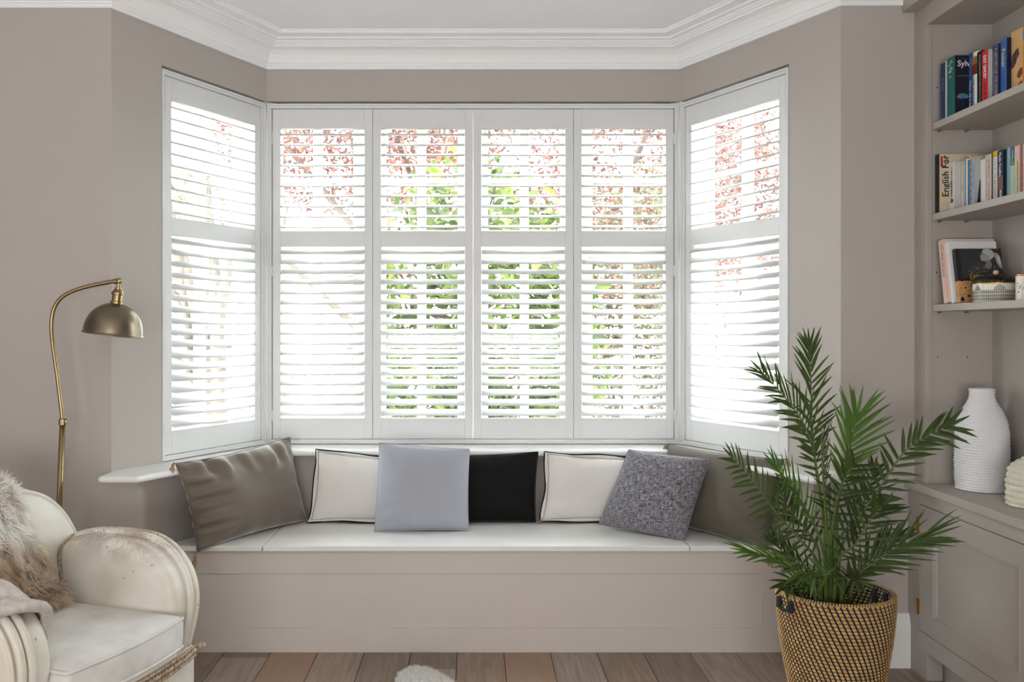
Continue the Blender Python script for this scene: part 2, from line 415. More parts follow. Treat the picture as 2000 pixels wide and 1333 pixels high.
# ------------------------------------------------------------------ shutters
def louvre_mesh(L):
    mb = MB(); n = 14; pts = []
    for i in range(n):
        a = 2 * PI * i / n
        pts.append((0.0315 * math.cos(a), 0.0048 * math.copysign(abs(math.sin(a)) ** 0.8, math.sin(a))))
    vs = [(0, y, z) for y, z in pts] + [(L, y, z) for y, z in pts]
    mb.add(vs, [tuple(range(n)), tuple(range(2 * n - 1, n - 1, -1))] + [(i, n + i, n + (i + 1) % n, (i + 1) % n) for i in range(n)])
    return mb
TH = 0.027
def shutter(fr, s0, s1, label, hinge_at):
    mp, _, u, nrm = fr
    base = Vector(mp(s0, 0.012, 0)); 
    root = thing('louvred_shutter', label, 'shutter', base, math.atan2(u.y, u.x), 'plantation shutters of the bay window')
    side = 1 if (Vector((-u.y, u.x)) - nrm).length < 0.01 else -1
    W = s1 - s0; g = 0.0012; st = 0.041
    z0, z1 = ZB + FW + 0.002, ZT - FW - 0.002
    def b(x0, x1, a, c): 
        y0, y1 = (0, TH) if side > 0 else (-TH, 0)
        return MB().box(x0, x1, y0, y1, a, c)
    for x0, x1 in ((g, st), (W - st, W - g)): build('stile', b(x0, x1, z0, z1), M_shut, root, bevel=0.002, local=True)
    build('top_rail', b(st, W - st, 2.3505, z1), M_shut, root, bevel=0.0012, local=True)
    build('middle_rail', b(st, W - st, 1.7625, 1.8388), M_shut, root, bevel=0.0012, local=True)
    build('bottom_rail', b(st, W - st, z0, 0.9046), M_shut, root, bevel=0.0012, local=True)
    src = None; yc = side * TH / 2
    zs = [(1.862 + 0.0512 * i, math.radians(18)) for i in range(10)] + [(0.9325 + 0.0503 * i, math.radians(26)) for i in range(17)]
    L = W - 2 * st - 0.004
    for z, a in zs:
        if src is None:
            src = build('louvre', louvre_mesh(L), M_shut, root, smooth=False, local=True); o = src
            src.data.polygons.foreach_set('use_smooth', [False, False] + [True] * 14)
        else: o = src.copy(); COL.objects.link(o)
        a += math.radians(random.uniform(-0.8, 0.8))
        o.parent = root; o.location = (st + 0.002, yc, z); o.rotation_euler = (side * a, 0, 0)
    yf = -0.005 if side > 0 else 0.005
    for hx in hinge_at:
        for hz in (2.30, 1.64, 0.92):
            mb = MB(); x = -0.006 if hx == 0 else W + 0.006
            mb.tube([(x, yf, hz - 0.028), (x, yf, hz + 0.028)], 0.0048, 10)
            mb.box(x - 0.009, x + 0.009, min(yf, 0), max(yf, 0) + 0.001, hz - 0.026, hz + 0.026)
            build('hinge', mb, M_shut, root, smooth=False, local=True)
    return root
a, b_ = LFR + 0.002 + FW + 0.0015, FL[1] - 0.004 - FW - 0.0015
shutter(FL, a, b_, 'white louvred shutter panel in the left angled side of the bay', (0,))
c0, c1 = 0.004 + FW + 0.0015, FCN[1] - 0.004 - FW - 0.0015
w4 = (c1 - c0) / 4
for i, lb in enumerate(('white louvred shutter, leftmost of the four facing front in the bay', 'white louvred shutter facing front, directly above the pale blue cushion',
                        'white louvred shutter facing front, directly above the black cushion', 'white louvred shutter, rightmost of the four facing front in the bay')):
    shutter(FCN, c0 + i * w4, c0 + (i + 1) * w4, lb, (0,) if i == 0 else (1,) if i == 3 else ())
a, b_ = RFR + 0.002 + FW + 0.0015, FR[1] - 0.004 - FW - 0.0015
shutter(FR, a, b_, 'white louvred shutter panel in the right angled side of the bay', (0,))

# ================================================================== window seat
ST = 0.45
seat = thing('window_seat', 'built-in taupe painted window seat with a pale top below the bay window', 'window seat', (0, 3.52, 0))
mb = MB()
yb = 3.52
pl = (-1.173, 1.201, 0.103, 0.3295)
def lowx(y, s): return s * (1.348 - (y - 3.40) / 1.864) if s < 0 else 1.36 - (y - 3.377) / 1.864
xl, xr = lowx(yb, -1) + 0.002, lowx(yb, 1) - 0.002
mb.box(xl, xr, yb, yb + 0.02, pl[3], ST - 0.024); mb.box(xl, xr, yb, yb + 0.02, 0, pl[2])
mb.box(xl, pl[0], yb, yb + 0.02, pl[2], pl[3]); mb.box(pl[1], xr, yb, yb + 0.02, pl[2], pl[3])
build('face_frame', mb, M_bench, seat, bevel=0.001)
build('front_panel', MB().box(pl[0] - 0.002, pl[1] + 0.002, yb + 0.006, yb + 0.02, pl[2] - 0.002, pl[3] + 0.002), M_bench, seat)
def top(x0f, x0b, x1f, x1b, name):
    g = 0.0015
    mb = MB(); mb.prism([(x0f + g, 3.498), (x1f - g, 3.498), (x1b - g, 4.056), (x0b + g, 4.056)], ST - 0.024, ST)
    return build(name, mb, M_seat, seat, bevel=0.005, seg=3)
sl, sr = -0.874, (1348 - CX) * 3.5 / F
top(sl, sl, sr, sr, 'lid')
top(lowx(3.498, -1) + 0.001, lowx(4.056, -1) + 0.001, sl, sl, 'seat_board')
top(sr, sr, lowx(3.498, 1) - 0.001, lowx(4.056, 1) - 0.001, 'seat_board')

# ================================================================== cushions
def fabric(name, col, rough=0.85, weave=0.0, sheen=0.3, var=0.06, col2=None, bscale=500, vscale=8, stretch=None):
    return mat(name, col, rough, var=var, vscale=vscale, bump=weave, bscale=bscale, spec=0.15, sheen=sheen, col2=col2, stretch=stretch)
M_taupe = fabric('taupe_velvet', srgb(114, 105, 95), 0.6, 0.05, 1.0, var=0.14, vscale=4)
M_taupe2 = fabric('dark_taupe_velvet', srgb(104, 98, 88), 0.65, 0.05, 0.4, var=0.14, vscale=4)
M_linen = fabric('cream_linen', srgb(224, 221, 216), 0.9, 0.35, 0.1, var=0.05, bscale=260)
M_blue = fabric('pale_blue_grey_velvet', srgb(166, 170, 179), 0.75, 0.12, 0.35, var=0.05, bscale=200, stretch=(1, 1, 3))
M_blackv = fabric('black_velvet', srgb(22, 21, 21), 0.8, 0.1, 0.12, var=0.1)
M_flange = fabric('black_piping', srgb(30, 28, 30), 0.8, 0, 0.1)
M_tassel = fabric('tan_tassel', srgb(168, 138, 104), 0.9, 0, 0.1)
def chenille():
    m = bpy.data.materials.new('charcoal_chenille'); m.use_nodes = True; nt = m.node_tree; n = nt.nodes; l = nt.links
    b = n['Principled BSDF']; b.inputs['Roughness'].default_value = 0.9; b.inputs['Specular IOR Level'].default_value = 0.1
    b.inputs['Sheen Weight'].default_value = 0.3
    tc = n.new('ShaderNodeTexCoord'); outs = []
    for sc in ((400, 45), (45, 400)):
        mp = n.new('ShaderNodeMapping'); mp.inputs['Scale'].default_value = (sc[0] * 0.35, sc[1] * 0.35, 1)
        l.new(tc.outputs['UV'], mp.inputs['Vector'])
        nz = n.new('ShaderNodeTexNoise'); nz.inputs['Scale'].default_value = 1.0; nz.inputs['Detail'].default_value = 2
        l.new(mp.outputs[0], nz.inputs['Vector']); outs.append(nz)
    ad = n.new('ShaderNodeMath'); ad.operation = 'ADD'; l.new(outs[0].outputs['Fac'], ad.inputs[0]); l.new(outs[1].outputs['Fac'], ad.inputs[1])
    cr = n.new('ShaderNodeValToRGB'); e = cr.color_ramp.elements
    e[0].position = 0.42; e[0].color = srgb(72, 70, 76); e[1].position = 0.60; e[1].color = srgb(160, 158, 165)
    hf = n.new('ShaderNodeMath'); hf.operation = 'MULTIPLY'; hf.inputs[1].default_value = 0.5; l.new(ad.outputs[0], hf.inputs[0])
    l.new(hf.outputs[0], cr.inputs['Fac']); l.new(cr.outputs['Color'], b.inputs['Base Color'])
    bp = n.new('ShaderNodeBump'); bp.inputs['Strength'].default_value = 0.3; bp.inputs['Distance'].default_value = 0.004
    l.new(hf.outputs[0], bp.inputs['Height']); l.new(bp.outputs['Normal'], b.inputs['Normal'])
    return m
M_chen = chenille()

def cushion(name, label, BL, BR, TR, TL, thick, m, conc=0.05, wr=0.006, seed=0, flange=None, tassels=(), N=30, group='cushions along the window seat', seam=False, wrinkle_edge=0.0):
    BL, BR, TR, TL = map(Vector, (BL, BR, TR, TL))
    ctr = (BL + BR) / 2
    root = thing(name, label, 'cushion', (ctr.x, ctr.y, ctr.z), 0, group)
    nrm = (BR - BL).cross(TL - BL).normalized()          # faces the camera side
    if nrm.y > 0: nrm = -nrm
    W = (BR - BL).length; H = (TL - BL).length
    def plane(u, v):
        # u, v in -1..1, sides bow inwards between the corners
        cu = u * (1 - conc * (1 - v * v) * (1.0)); cv = v * (1 - conc * 1.1 * (1 - u * u))
        a = (cu + 1) / 2; b = (cv + 1) / 2
        return (BL * (1 - a) + BR * a) * (1 - b) + (TL * (1 - a) + TR * a) * b
    def bulge(u, v):
        e = max(0.0, (1 - u ** 4)) ** 0.62 * max(0.0, (1 - v ** 4)) ** 0.62
        return e * (0.72 + 0.28 * (1 - u * u) * (1 - v * v))
    verts = []; idx = {}; faces = []; uvs = []
    def warp(t): return math.sin(t * PI / 2) * 0.55 + t * 0.45
    for side in (1, -1):
        for i in range(N + 1):
            for j in range(N + 1):
                u = warp(-1 + 2 * i / N); v = warp(-1 + 2 * j / N)
                edge = i in (0, N) or j in (0, N)
                if edge and side == -1: idx[(side, i, j)] = idx[(1, i, j)]; continue
                p = plane(u, v)
                h = bulge(u, v) * thick / 2
                ed = 1 - bulge(u, v)
                w = fn(u * 1.6 + seed, v * 1.6, side * 3.1) * wr * bulge(u, v) * 1.5
                # pulled creases running in from the corners and edges
                ang = math.atan2(v, u); rad = math.hypot(u, v)
                w += wr * 1.2 * math.sin(ang * 13 + 3 * fn(u * 2, v * 2, seed)) * max(0, rad - 0.55) * bulge(u, v) ** 0.5
                if wrinkle_edge:
                    w += wrinkle_edge * fn(u * 1.2 + seed, v * 7.0, 1.7) * max(0, -u - 0.35) * bulge(u, v) ** 0.6
                    w += wrinkle_edge * fn(u * 6.0, v * 1.4 + seed, 5.7) * max(0, v - 0.35) * bulge(u, v) ** 0.6
                idx[(side, i, j)] = len(verts); verts.append(p + nrm * side * (h + w) if not edge else p)
        for i in range(N):
            for j in range(N):
                q = (idx[(side, i, j)], idx[(side, i + 1, j)], idx[(side, i + 1, j + 1)], idx[(side, i, j + 1)])
                faces.append(q if side == 1 else q[::-1]); uvs.append([((i + a) / N, (j + b) / N) for a, b in ((0, 0), (1, 0), (1, 1), (0, 1))] if side == 1 else [((i + a) / N, (j + b) / N) for a, b in ((0, 1), (1, 1), (1, 0), (0, 0))])
    mb = MB(); mb.v = [tuple(v) for v in verts]; mb.f = faces
    o = build('cover', mb, m, root, smooth=True, fix=False)
    ul = o.data.uv_layers.new(name='UVMap'); k = 0
    for q in uvs:
        for c in q: ul.data[k].uv = c; k += 1
    if sum(((verts[f[1]] - verts[f[0]]).cross(verts[f[2]] - verts[f[0]])).dot(nrm) for f in faces[:N * N]) < 0: o.data.flip_normals()
    ring = []
    M_ = 24
    for (u0, v0, u1, v1) in ((-1, -1, 1, -1), (1, -1, 1, 1), (1, 1, -1, 1), (-1, 1, -1, -1)):
        for k in range(M_):
            t = k / M_; ring.append(plane(u0 + (u1 - u0) * t, v0 + (v1 - v0) * t))
    if flange:
        c0 = sum((Vector(p) for p in ring), Vector()) / len(ring)
        fl = MB(); out = []
        for k, p in enumerate(ring):
            d = (p - c0); d = d / d.length
            out.append(p + d * (0.016 + 0.004 * math.sin(k * 0.37 + seed)) + nrm * 0.007 * math.sin(k * 0.55 + seed) + nrm * 0.004 * fn(k * 0.9, seed, 0))
        n = len(ring)
        fl.add(list(ring) + out, [(k, (k + 1) % n, n + (k + 1) % n, n + k) for k in range(n)])
        build('flange', fl, m, root, smooth=True, solid=0.004)
        build('piping', MB().tube(out, 0.0036, 6, closed=True), flange, root, smooth=True)
    else:
        build('seam', MB().tube(ring, 0.0022, 5, closed=True), m, root, smooth=True)
    for (cu, cv, dz) in tassels:
        p = plane(cu, cv); d = (p - plane(0, 0)).normalized()
        q = p + d * 0.008
        tip = q + Vector((d.x * 0.012, d.y * 0.012, -dz))
        mb = MB(); mb.tube([p, q, q + (tip - q) * 0.12], [0.0025, 0.0035, 0.0035], 6)
        mid = q + (tip - q) * 0.2
        mb.tube([q + (tip - q) * 0.08, mid, q + (tip - q) * 0.3], [0.004, 0.008, 0.005], 8)
        for k in range(9):
            a = 2 * PI * k / 9; r = 0.009
            e = tip + Vector((r * math.cos(a), r * math.sin(a), random.uniform(-0.004, 0.004)))
            mb.tube([q + (tip - q) * 0.28 + Vector((0.3 * r * math.cos(a), 0.3 * r * math.sin(a), 0)), (q + (tip - q) * 0.6) + Vector((0.9 * r * math.cos(a), 0.9 * r * math.sin(a), 0)), e], [0.002, 0.002, 0.0014], 4)
        build('tassel', mb, M_tassel, root, smooth=True)
    return root
z0 = ST + 0.004
cushion('cushion', 'large creased taupe velvet cushion with tan tassels, at the left end of the window seat',
        (-1.128, 3.45, 0.436), (-0.772, 3.955, z0), (-0.872, 4.03, 0.835), (-1.215, 3.445, 0.80), 0.175, M_taupe, 0.07, 0.010, 1,
        tassels=((-1, 1, 0.04), (-1, -1, 0.055)), wrinkle_edge=0.11, N=46)
cushion('cushion', 'cream linen cushion with black edging, beside the creased taupe velvet cushion',
        P(607, 1017, 3.905), P(812, 1018, 3.905), P(810, 900, 3.945), P(621, 882, 3.945), 0.09, M_linen, 0.055, 0.006, 2, flange=M_flange)
cushion('cushion', 'pale blue-grey square cushion standing in front of the black cushion',
        P(731, 1040, 3.745), P(915, 1036, 3.755), P(917, 878, 3.835), P(741, 865, 3.835), 0.125, M_blue, 0.025, 0.006, 3)
cushion('cushion', 'black velvet cushion half hidden behind the pale blue-grey cushion',
        P(828, 1021, 3.905), P(1046, 1020, 3.910), P(1051, 883, 3.95), P(832, 894, 3.95), 0.095, M_blackv, 0.03, 0.006, 4, wrinkle_edge=0.012)
cushion('cushion', 'cream linen cushion with black edging, between the black and the charcoal cushion',
        P(1060, 1016, 3.905), P(1262, 1017, 3.905), P(1258, 898, 3.945), P(1069, 887, 3.945), 0.09, M_linen, 0.055, 0.006, 5, flange=M_flange, tassels=((-1, -1, 0.008),))
cushion('cushion', 'mottled charcoal chenille square cushion tilted in front of the right cream cushion',
        P(1169, 1024, 3.80), P(1336, 1057, 3.585), P(1387, 897, 3.67), P(1228, 879, 3.855), 0.12, M_chen, 0.022, 0.005, 6)
cushion('cushion', 'dark taupe velvet cushion with tassels, behind the palm at the right end of the seat',
        (0.86, 3.93, z0), (1.205, 3.46, 0.440), (1.275, 3.46, 0.815), (0.925, 4.02, 0.80), 0.16, M_taupe2, 0.05, 0.008, 7,
        tassels=((1, -1, 0.055), (-1, 1, 0.03), (1, 1, 0.03)))

# ================================================================== floor lamp
YL = 3.26
def PL_(px, py): return P(px, py, YL)
bx = PL_(115, 1100).x
lamp = thing('floor_lamp', 'aged brass floor lamp with a bent stem and dome shade behind the armchair', 'floor lamp', (bx, YL, 0))
build('base', MB().lathe([(0, 0), (0.105, 0), (0.11, 0.006), (0.108, 0.014), (0.03, 0.022), (0.014, 0.04), (0.012, 0.06), (0, 0.06)], 40, (bx, YL, 0)), M_brass, lamp, smooth=True)
build('lower_pole', MB().tube([Vector((bx, YL, 0.05)), PL_(116, 980), PL_(122, 826)], 0.0105, 14), M_brass, lamp, smooth=True)
j = PL_(122.5, 822)
build('joint', MB().tube([j + Vector((0, 0, -0.018)), j + Vector((0, 0, -0.016)), j + Vector((0, 0, 0.006)), j + Vector((0, 0, 0.008))], [0.010, 0.0145, 0.0145, 0.010], 14).lathe([(0, -0.006), (0.004, -0.006), (0.005, 0), (0.004, 0.006), (0, 0.006)], 8, j + Vector((0.014, -0.008, -0.005))), M_brass, lamp, smooth=False)
arm = smoothpath([PL_(122, 820), PL_(120, 800), PL_(112, 735), PL_(104, 680), PL_(100.5, 640), PL_(104, 608), PL_(117, 585), PL_(140, 570), PL_(175, 559), PL_(226, 549)], 6)
build('arm', MB().tube(arm, 0.0078, 12), M_brass, lamp, smooth=True)
k = PL_(233, 549)
mk = Matrix.Translation(k) @ Matrix.Rotation(math.radians(7), 4, 'Y')
mb = MB(); mb.lathe([(0, -0.013), (0.008, -0.011), (0.0115, -0.004), (0.0115, 0.004), (0.008, 0.011), (0, 0.013)], 16, mtx=Matrix.Translation(k) @ Matrix.Rotation(PI / 2, 4, 'X'))
mb.tube([k + Vector((-0.022, 0, -0.003)), k + Vector((-0.008, 0, 0))], [0.011, 0.011], 12)
mb.lathe([(0, -0.05), (0.007, -0.05), (0.007, -0.008), (0, -0.008)], 12, mtx=mk)
build('knuckle', mb, M_brass, lamp, smooth=False, bevel=0.001)
mb = MB(); mb.lathe([(0, -0.026), (0.013, -0.027), (0.013, -0.034), (0.016, -0.036), (0.021, -0.044), (0.0235, -0.046), (0.0235, -0.053), (0.0195, -0.055), (0.0195, -0.078), (0.0225, -0.08), (0.0225, -0.088), (0.024, -0.092), (0, -0.092)], 24, mtx=mk)
build('lamp_holder', mb, M_brass, lamp, smooth=False)
R = 0.109
pr = []
for i in range(15):
    a = PI / 2 * i / 14
    pr.append((max(0.02, R * 0.985 * math.sin(a) ** 0.92), -0.087 - 0.112 * (1 - math.cos(a))))
pr += [(R * 0.99, -0.203), (R * 1.02, -0.206), (R * 1.03, -0.209), (R * 1.0, -0.210), (R * 0.965, -0.205)]
for i in range(13, -1, -1):
    a = PI / 2 * i / 14
    pr.append((max(0.018, R * 0.955 * math.sin(a) ** 0.92), -0.091 - 0.110 * (1 - math.cos(a))))
build('shade', MB().lathe(pr, 56, mtx=mk), M_shade, lamp, smooth=True)
build('bulb', MB().lathe([(0, -0.092), (0.013, -0.094), (0.014, -0.115), (0.026, -0.14), (0.03, -0.16), (0.022, -0.18), (0, -0.188)], 20, mtx=mk), mat('bulb_glass', srgb(235, 230, 220), 0.2), lamp, smooth=True)

# ================================================================== bookcase and cabinet
XF = 1.764; XBK = 2.022; YE = 3.287; YN = 1.45
case = thing('bookcase', 'built-in taupe bookcase with open shelves above the cabinet', 'bookcase', (XF, 2.4, 0.747))
stile = MB().box(XF, XF + 0.022, YE, 3.3755, 0.747, 2.613)
build('stile', stile, M_joinery, case, bevel=0.0015)
build('stile', MB().box(XF, XF + 0.022, YN - 0.09, YN, 0.747, 2.613), M_joinery, case, bevel=0.0015)
build('top_rail', MB().box(XF, XF + 0.022, YN, YE, 2.534, 2.613), M_joinery, case, bevel=0.0015)
build('side_panel', MB().box(XF + 0.022, XBK, YE + 0.004, YE + 0.022, 0.747, 2.613), M_joinery, case)
build('side_panel', MB().box(XF + 0.022, XBK, YN - 0.02, YN - 0.002, 0.747, 2.613), M_joinery, case)
build('back_panel', MB().box(XBK, XBK + 0.012, YN - 0.02, YE + 0.022, 0.747, 2.613), M_joinery, case)
build('top_panel', MB().box(XF + 0.022, XBK, YN - 0.02, YE + 0.022, 2.536, 2.556), M_joinery, case)
build('cornice_box', MB().box(1.7125, 2.05, YN - 0.1, 3.3755, 2.613, ZC - 0.001), M_joinery, case, bevel=0.002)
SH = (2.149, 1.7965, 1.4437)
for z in SH:
    sh = build('shelf', MB().box(1.786, XBK, YN, YE, z - 0.026, z), M_joinery, case, bevel=0.0012)
    for x in (1.80, 1.99 - 0.085):
        build('shelf_pin', MB().tube([(x + 0.012, YE - 0.016, z - 0.030), (x + 0.012, YE + 0.004, z - 0.030)], 0.0035, 8), M_steel, sh, smooth=True)
for (x, z) in ((1.806, 2.29), (1.806, 1.57), (1.81, 1.24), (1.925, 1.24)):
    build('peg_hole', MB().tube([(x, YE + 0.0035, z), (x, YE + 0.006, z)], 0.0028, 8), M_black, case)

cab = thing('low_cabinet', 'taupe panelled cabinet with a wide door and brass hinges under the bookcase', 'cabinet', (1.738, 2.4, 0))
XC = 1.738
build('counter_top', MB().box(1.723, XBK + 0.03, YN - 0.1, 3.3755, 0.717, 0.747), M_joinery, cab, bevel=0.003)
DY1, DY0 = 3.296, 2.585
mb = MB()
mb.box(XC, XC + 0.022, DY1, 3.3755, 0.106, 0.717)                 # end stile
mb.box(XC, XC + 0.022, 1.36, DY1, 0.668, 0.717)                   # top rail
mb.box(XC, XC + 0.022, 1.36, DY1, 0.106, 0.1745)                   # bottom rail
mb.box(XC, XC + 0.022, DY0 - 0.08, DY0, 0.1745, 0.668)
mb.box(XC, XC + 0.022, 1.36, 1.45, 0.1745, 0.668)
build('face_frame', mb, M_joinery, cab, bevel=0.001)
build('carcass', MB().box(XC + 0.024, XBK + 0.02, 1.36, 3.3755, 0.106, 0.716), M_dark, cab)
build('foot', MB().box(XC, XC + 0.06, 3.235, 3.3755, 0, 0.106), M_joinery, cab, bevel=0.001)
build('foot', MB().box(XC, XC + 0.06, 1.36, 1.5, 0, 0.106), M_joinery, cab, bevel=0.001)
build('toe_kick', MB().box(XC + 0.065, XC + 0.08, 1.36, 3.3755, 0, 0.106), M_joinery, cab)
def door(y0, y1, hinges):
    g = 0.003; z0, z1 = 0.1745 + g, 0.668 - g; y0 += g; y1 -= g; w = 0.098
    mb = MB()
    mb.box(XC, XC + 0.02, y0, y0 + w, z0, z1); mb.box(XC, XC + 0.02, y1 - w, y1, z0, z1)
    mb.box(XC, XC + 0.02, y0 + w, y1 - w, z1 - 0.074, z1); mb.box(XC, XC + 0.02, y0 + w, y1 - w, z0, z0 + 0.072)
    d = build('door', mb, M_joinery, cab, bevel=0.001)
    build('door_panel', MB().box(XC + 0.011, XC + 0.018, y0 + w - 0.003, y1 - w + 0.003, z0 + 0.069, z1 - 0.071), M_joinery, d)
    # stepped moulding round the panel
    a0, a1, b0, b1 = y0 + w, y1 - w, z0 + 0.072, z1 - 0.074
    mb = MB()
    def ring(off0, off1, x0, x1):
        o0 = [(a0 + off0, b0 + off0), (a1 - off0, b0 + off0), (a1 - off0, b1 - off0), (a0 + off0, b1 - off0)]
        o1 = [(a0 + off1, b0 + off1), (a1 - off1, b0 + off1), (a1 - off1, b1 - off1), (a0 + off1, b1 - off1)]
        mb.add([(x0, p, q) for p, q in o0] + [(x1, p, q) for p, q in o1], [(i, (i + 1) % 4, 4 + (i + 1) % 4, 4 + i) for i in range(4)])
    ring(-0.001, 0.004, XC - 0.0015, XC - 0.0015); ring(0.004, 0.006, XC - 0.0015, XC + 0.004); ring(0.006, 0.011, XC + 0.004, XC + 0.003); ring(0.011, 0.015, XC + 0.003, XC + 0.0112)
    ring(-0.001, -0.001, XC + 0.001, XC - 0.0015)
    build('panel_moulding', mb, M_joinery, d)
    for z in hinges:
        mb = MB(); mb.tube([(XC - 0.004, y1 + 0.004, z - 0.031), (XC - 0.004, y1 + 0.004, z + 0.031)], 0.0042, 10)
        mb.box(XC - 0.001, XC + 0.002, y1 - 0.002, y1 + 0.010, z - 0.03, z + 0.03)
        build('hinge', mb, M_hinge, d, smooth=False)
door(DY0, DY1, (0.585, 0.267))
door(1.45, DY0 - 0.08, (0.585, 0.267))

# ------------------------------------------------------------------ books
M_page = mat('book_pages', srgb(222, 214, 196), 0.9, var=0.08, vscale=1, stretch=(1, 900, 1))
BM = {}
def cm(col, name=None):
    if col not in BM: BM[col] = mat('book_cover_%02x%02x%02x' % tuple(int(c) for c in col), srgb(*col), 0.45, var=0.04, vscale=20, spec=0.4)
    return BM[col]
XSP = (0, 0, -1); YSP = (0, -1, 0)
def book(label, px0, px1, ytop, ycur, shelf, spine, cover=None, depth=0.15, group=None, round_=0.0):
    Xs = (px0 - CX) * ycur / F; y1 = ycur - 0.0004; y0 = Xs * F / (px1 - CX)
    zt = CH + (CY - ytop) * y0 / F
    depth = min(depth, XBK - 0.006 - Xs)
    r = thing('book', label, 'book', (Xs + depth / 2, (y0 + y1) / 2, shelf), 0, group)
    t = min(0.0025, (y1 - y0) * 0.18); zb = shelf + 0.0006
    mb = MB()
    nseg = 5; poly = []
    for i in range(nseg + 1):
        a = -1 + 2 * i / nseg; poly.append((Xs + round_ * (a * a), y1 + (y0 - y1) * (a + 1) / 2))
    # case: spine with two boards, as a C seen from above
    outer = [(Xs + depth, y1)] + poly + [(Xs + depth, y0), (Xs + depth, y0 + t)] + [(Xs + t + round_, y0 + t), (Xs + t + round_, y1 - t)] + [(Xs + depth, y1 - t)]
    mb.prism(outer, zb, zt)
    c = build('cover', mb, cm(spine), r)
    build('page_block', MB().box(Xs + t + round_ + 0.0004, Xs + depth - 0.003, y0 + t + 0.0002, y1 - t - 0.0002, zb + 0.002, zt - 0.003), M_page, r)
    if cover:
        build('front_cover', MB().box(Xs + 0.002, Xs + depth, y0 - 0.0006, y0 - 0.0001, zb, zt), cm(cover), r)
    return dict(root=r, Xs=Xs, y0=y0, y1=y1, zb=zb, zt=zt, depth=depth, H=zt - zb, yc=(y0 + y1) / 2, T=y1 - y0)
def sptext(b, txt, col, frac0, size=None, bold=0.0, frac_w=0.9, dy=0.0):
    H = b['H']; z = b['zt'] - H * frac0
    lettering(txt, size or b['T'] * 0.62, frame((b['Xs'] - 0.0006, b['yc'] + dy * b['T'], z), XSP, YSP), cm(col), b['root'], bold=bold, maxw=H * frac_w)
def spdash(b, col, f0, f1, dy=0.0, w=0.12):
    # a line of print too small to read, as little ink marks along the spine
    rg = random.Random(int(f0 * 1000) + int(b['Xs'] * 1e5)); mb = MB(); f = f0; x = b['Xs'] - 0.0006
    while f < f1:
        L = rg.uniform(0.006, 0.016)
        yc = b['yc'] - dy * b['T']; h = b['T'] * w * rg.uniform(0.7, 1.1); za = b['zt'] - b['H'] * f; zb_ = b['zt'] - b['H'] * min(f1, f + L)
        mb.add([(x, yc - h / 2, za), (x, yc - h / 2, zb_), (x, yc + h / 2, zb_), (x, yc + h / 2, za)], [(0, 1, 2, 3)]); f += L + rg.choice([0.005, 0.005, 0.014])
    build('small_print', mb, cm(col), b['root'])
def spband(b, col, f0, f1, name='spine_print'):
    z1 = b['zt'] - b['H'] * f0; z0 = b['zt'] - b['H'] * f1
    return build(name, MB().box(b['Xs'] - 0.0004, b['Xs'] + 0.0003, b['y0'] + 0.0003, b['y1'] - 0.0003, z0, z1), cm(col), b['root'])
def cvtext(b, txt, col, fx, fz, size, xdir=(1, 0, 0), ydir=(0, 0, 1), bold=0.0, align='LEFT', maxw=None):
    p = (b['Xs'] + b['depth'] * fx, b['y0'] - 0.0012, b['zb'] + b['H'] * fz)
    return lettering(txt, size, frame(p, xdir, ydir), cm(col), b['root'], bold=bold, align=align, maxw=maxw)
def flat(b, poly, m, name='cover_print', dy=0.0010):
    mb = MB(); mb.add([(b['Xs'] + b['depth'] * x, b['y0'] - dy, b['zb'] + b['H'] * z) for x, z in poly], [tuple(range(len(poly)))])
    return build(name, mb, m, b['root'])
G1 = 'books on the top shelf'; G2 = 'books on the second shelf'
S1 = SH[0]; y = 3.262
b = book('navy blue book, first from the left on the top shelf', 1835.5, 1846.2, 121, y, S1, (34, 52, 96), (28, 40, 74), group=G1, round_=0.003)
spdash(b, (150, 164, 190), 0.26, 0.5, 0.1)
b = book('thin grey-white book between the navy book and the teal book', 1846.3, 1848.2, 118, b['y0'], S1, (206, 204, 202), group=G1)
b = book('thick teal book with a black front cover and pale blue tree, on the top shelf', 1848.4, 1864, 108, b['y0'], S1, (10, 96, 88), (20, 26, 40), group=G1, round_=0.002)
for q in range(4): spdash(b, (170, 205, 196), 0.06 + 0.055 * q, 0.105 + 0.055 * q, (0.12, -0.12, 0.1, -0.05)[q], 0.45)
spdash(b, (120, 176, 166), 0.31, 0.35, 0.0, 0.4)
cvtext(b, 'Sylvia', (214, 216, 214), 0.07, 0.86, 0.031, bold=0.0006)
flat(b, [(.07, .93), (.5, .93), (.5, .945), (.07, .945)], cm((40, 58, 80)))
flat(b, [(.07, .655), (.55, .655), (.55, .663), (.07, .663)], cm((110, 120, 130)))
flat(b, [(0.05, .30), (.10, .35), (.2, .37), (.33, .345), (.37, .30), (.28, .275), (.24, .29), (.15, .27)], cm((76, 124, 150)))
flat(b, [(0.2, .1), (.215, .1), (.235, .28), (.22, .28)], cm((40, 66, 92)))
flat(b, [(0.02, .02), (.3, .06), (.6, .18), (.62, .1), (.4, .01)], cm((26, 44, 66)))
b = book('slim blue book with white italic title, beside the teal book', 1892, 1898, 103, b['y0'], S1, (42, 84, 138), group=G1)
sptext(b, 'When All is Said', (226, 232, 240), 0.44, b['T'] * 0.85, 0.0003, 0.52)
spdash(b, (120, 160, 205), 0.1, 0.38, 0, 0.3)
b = book('white book with a small gold and red picture at the top of its spine', 1898.2, 1908.2, 99, b['y0'], S1, (226, 224, 222), group=G1, round_=0.004)
spband(b, (150, 112, 50), 0.08, 0.2); spband(b, (124, 40, 28), 0.2, 0.37)
sptext(b, 'WHEN I HAD A LITTLE SISTER', (50, 54, 70), 0.42, b['T'] * 0.3, 0.0001, 0.55, dy=0.12)
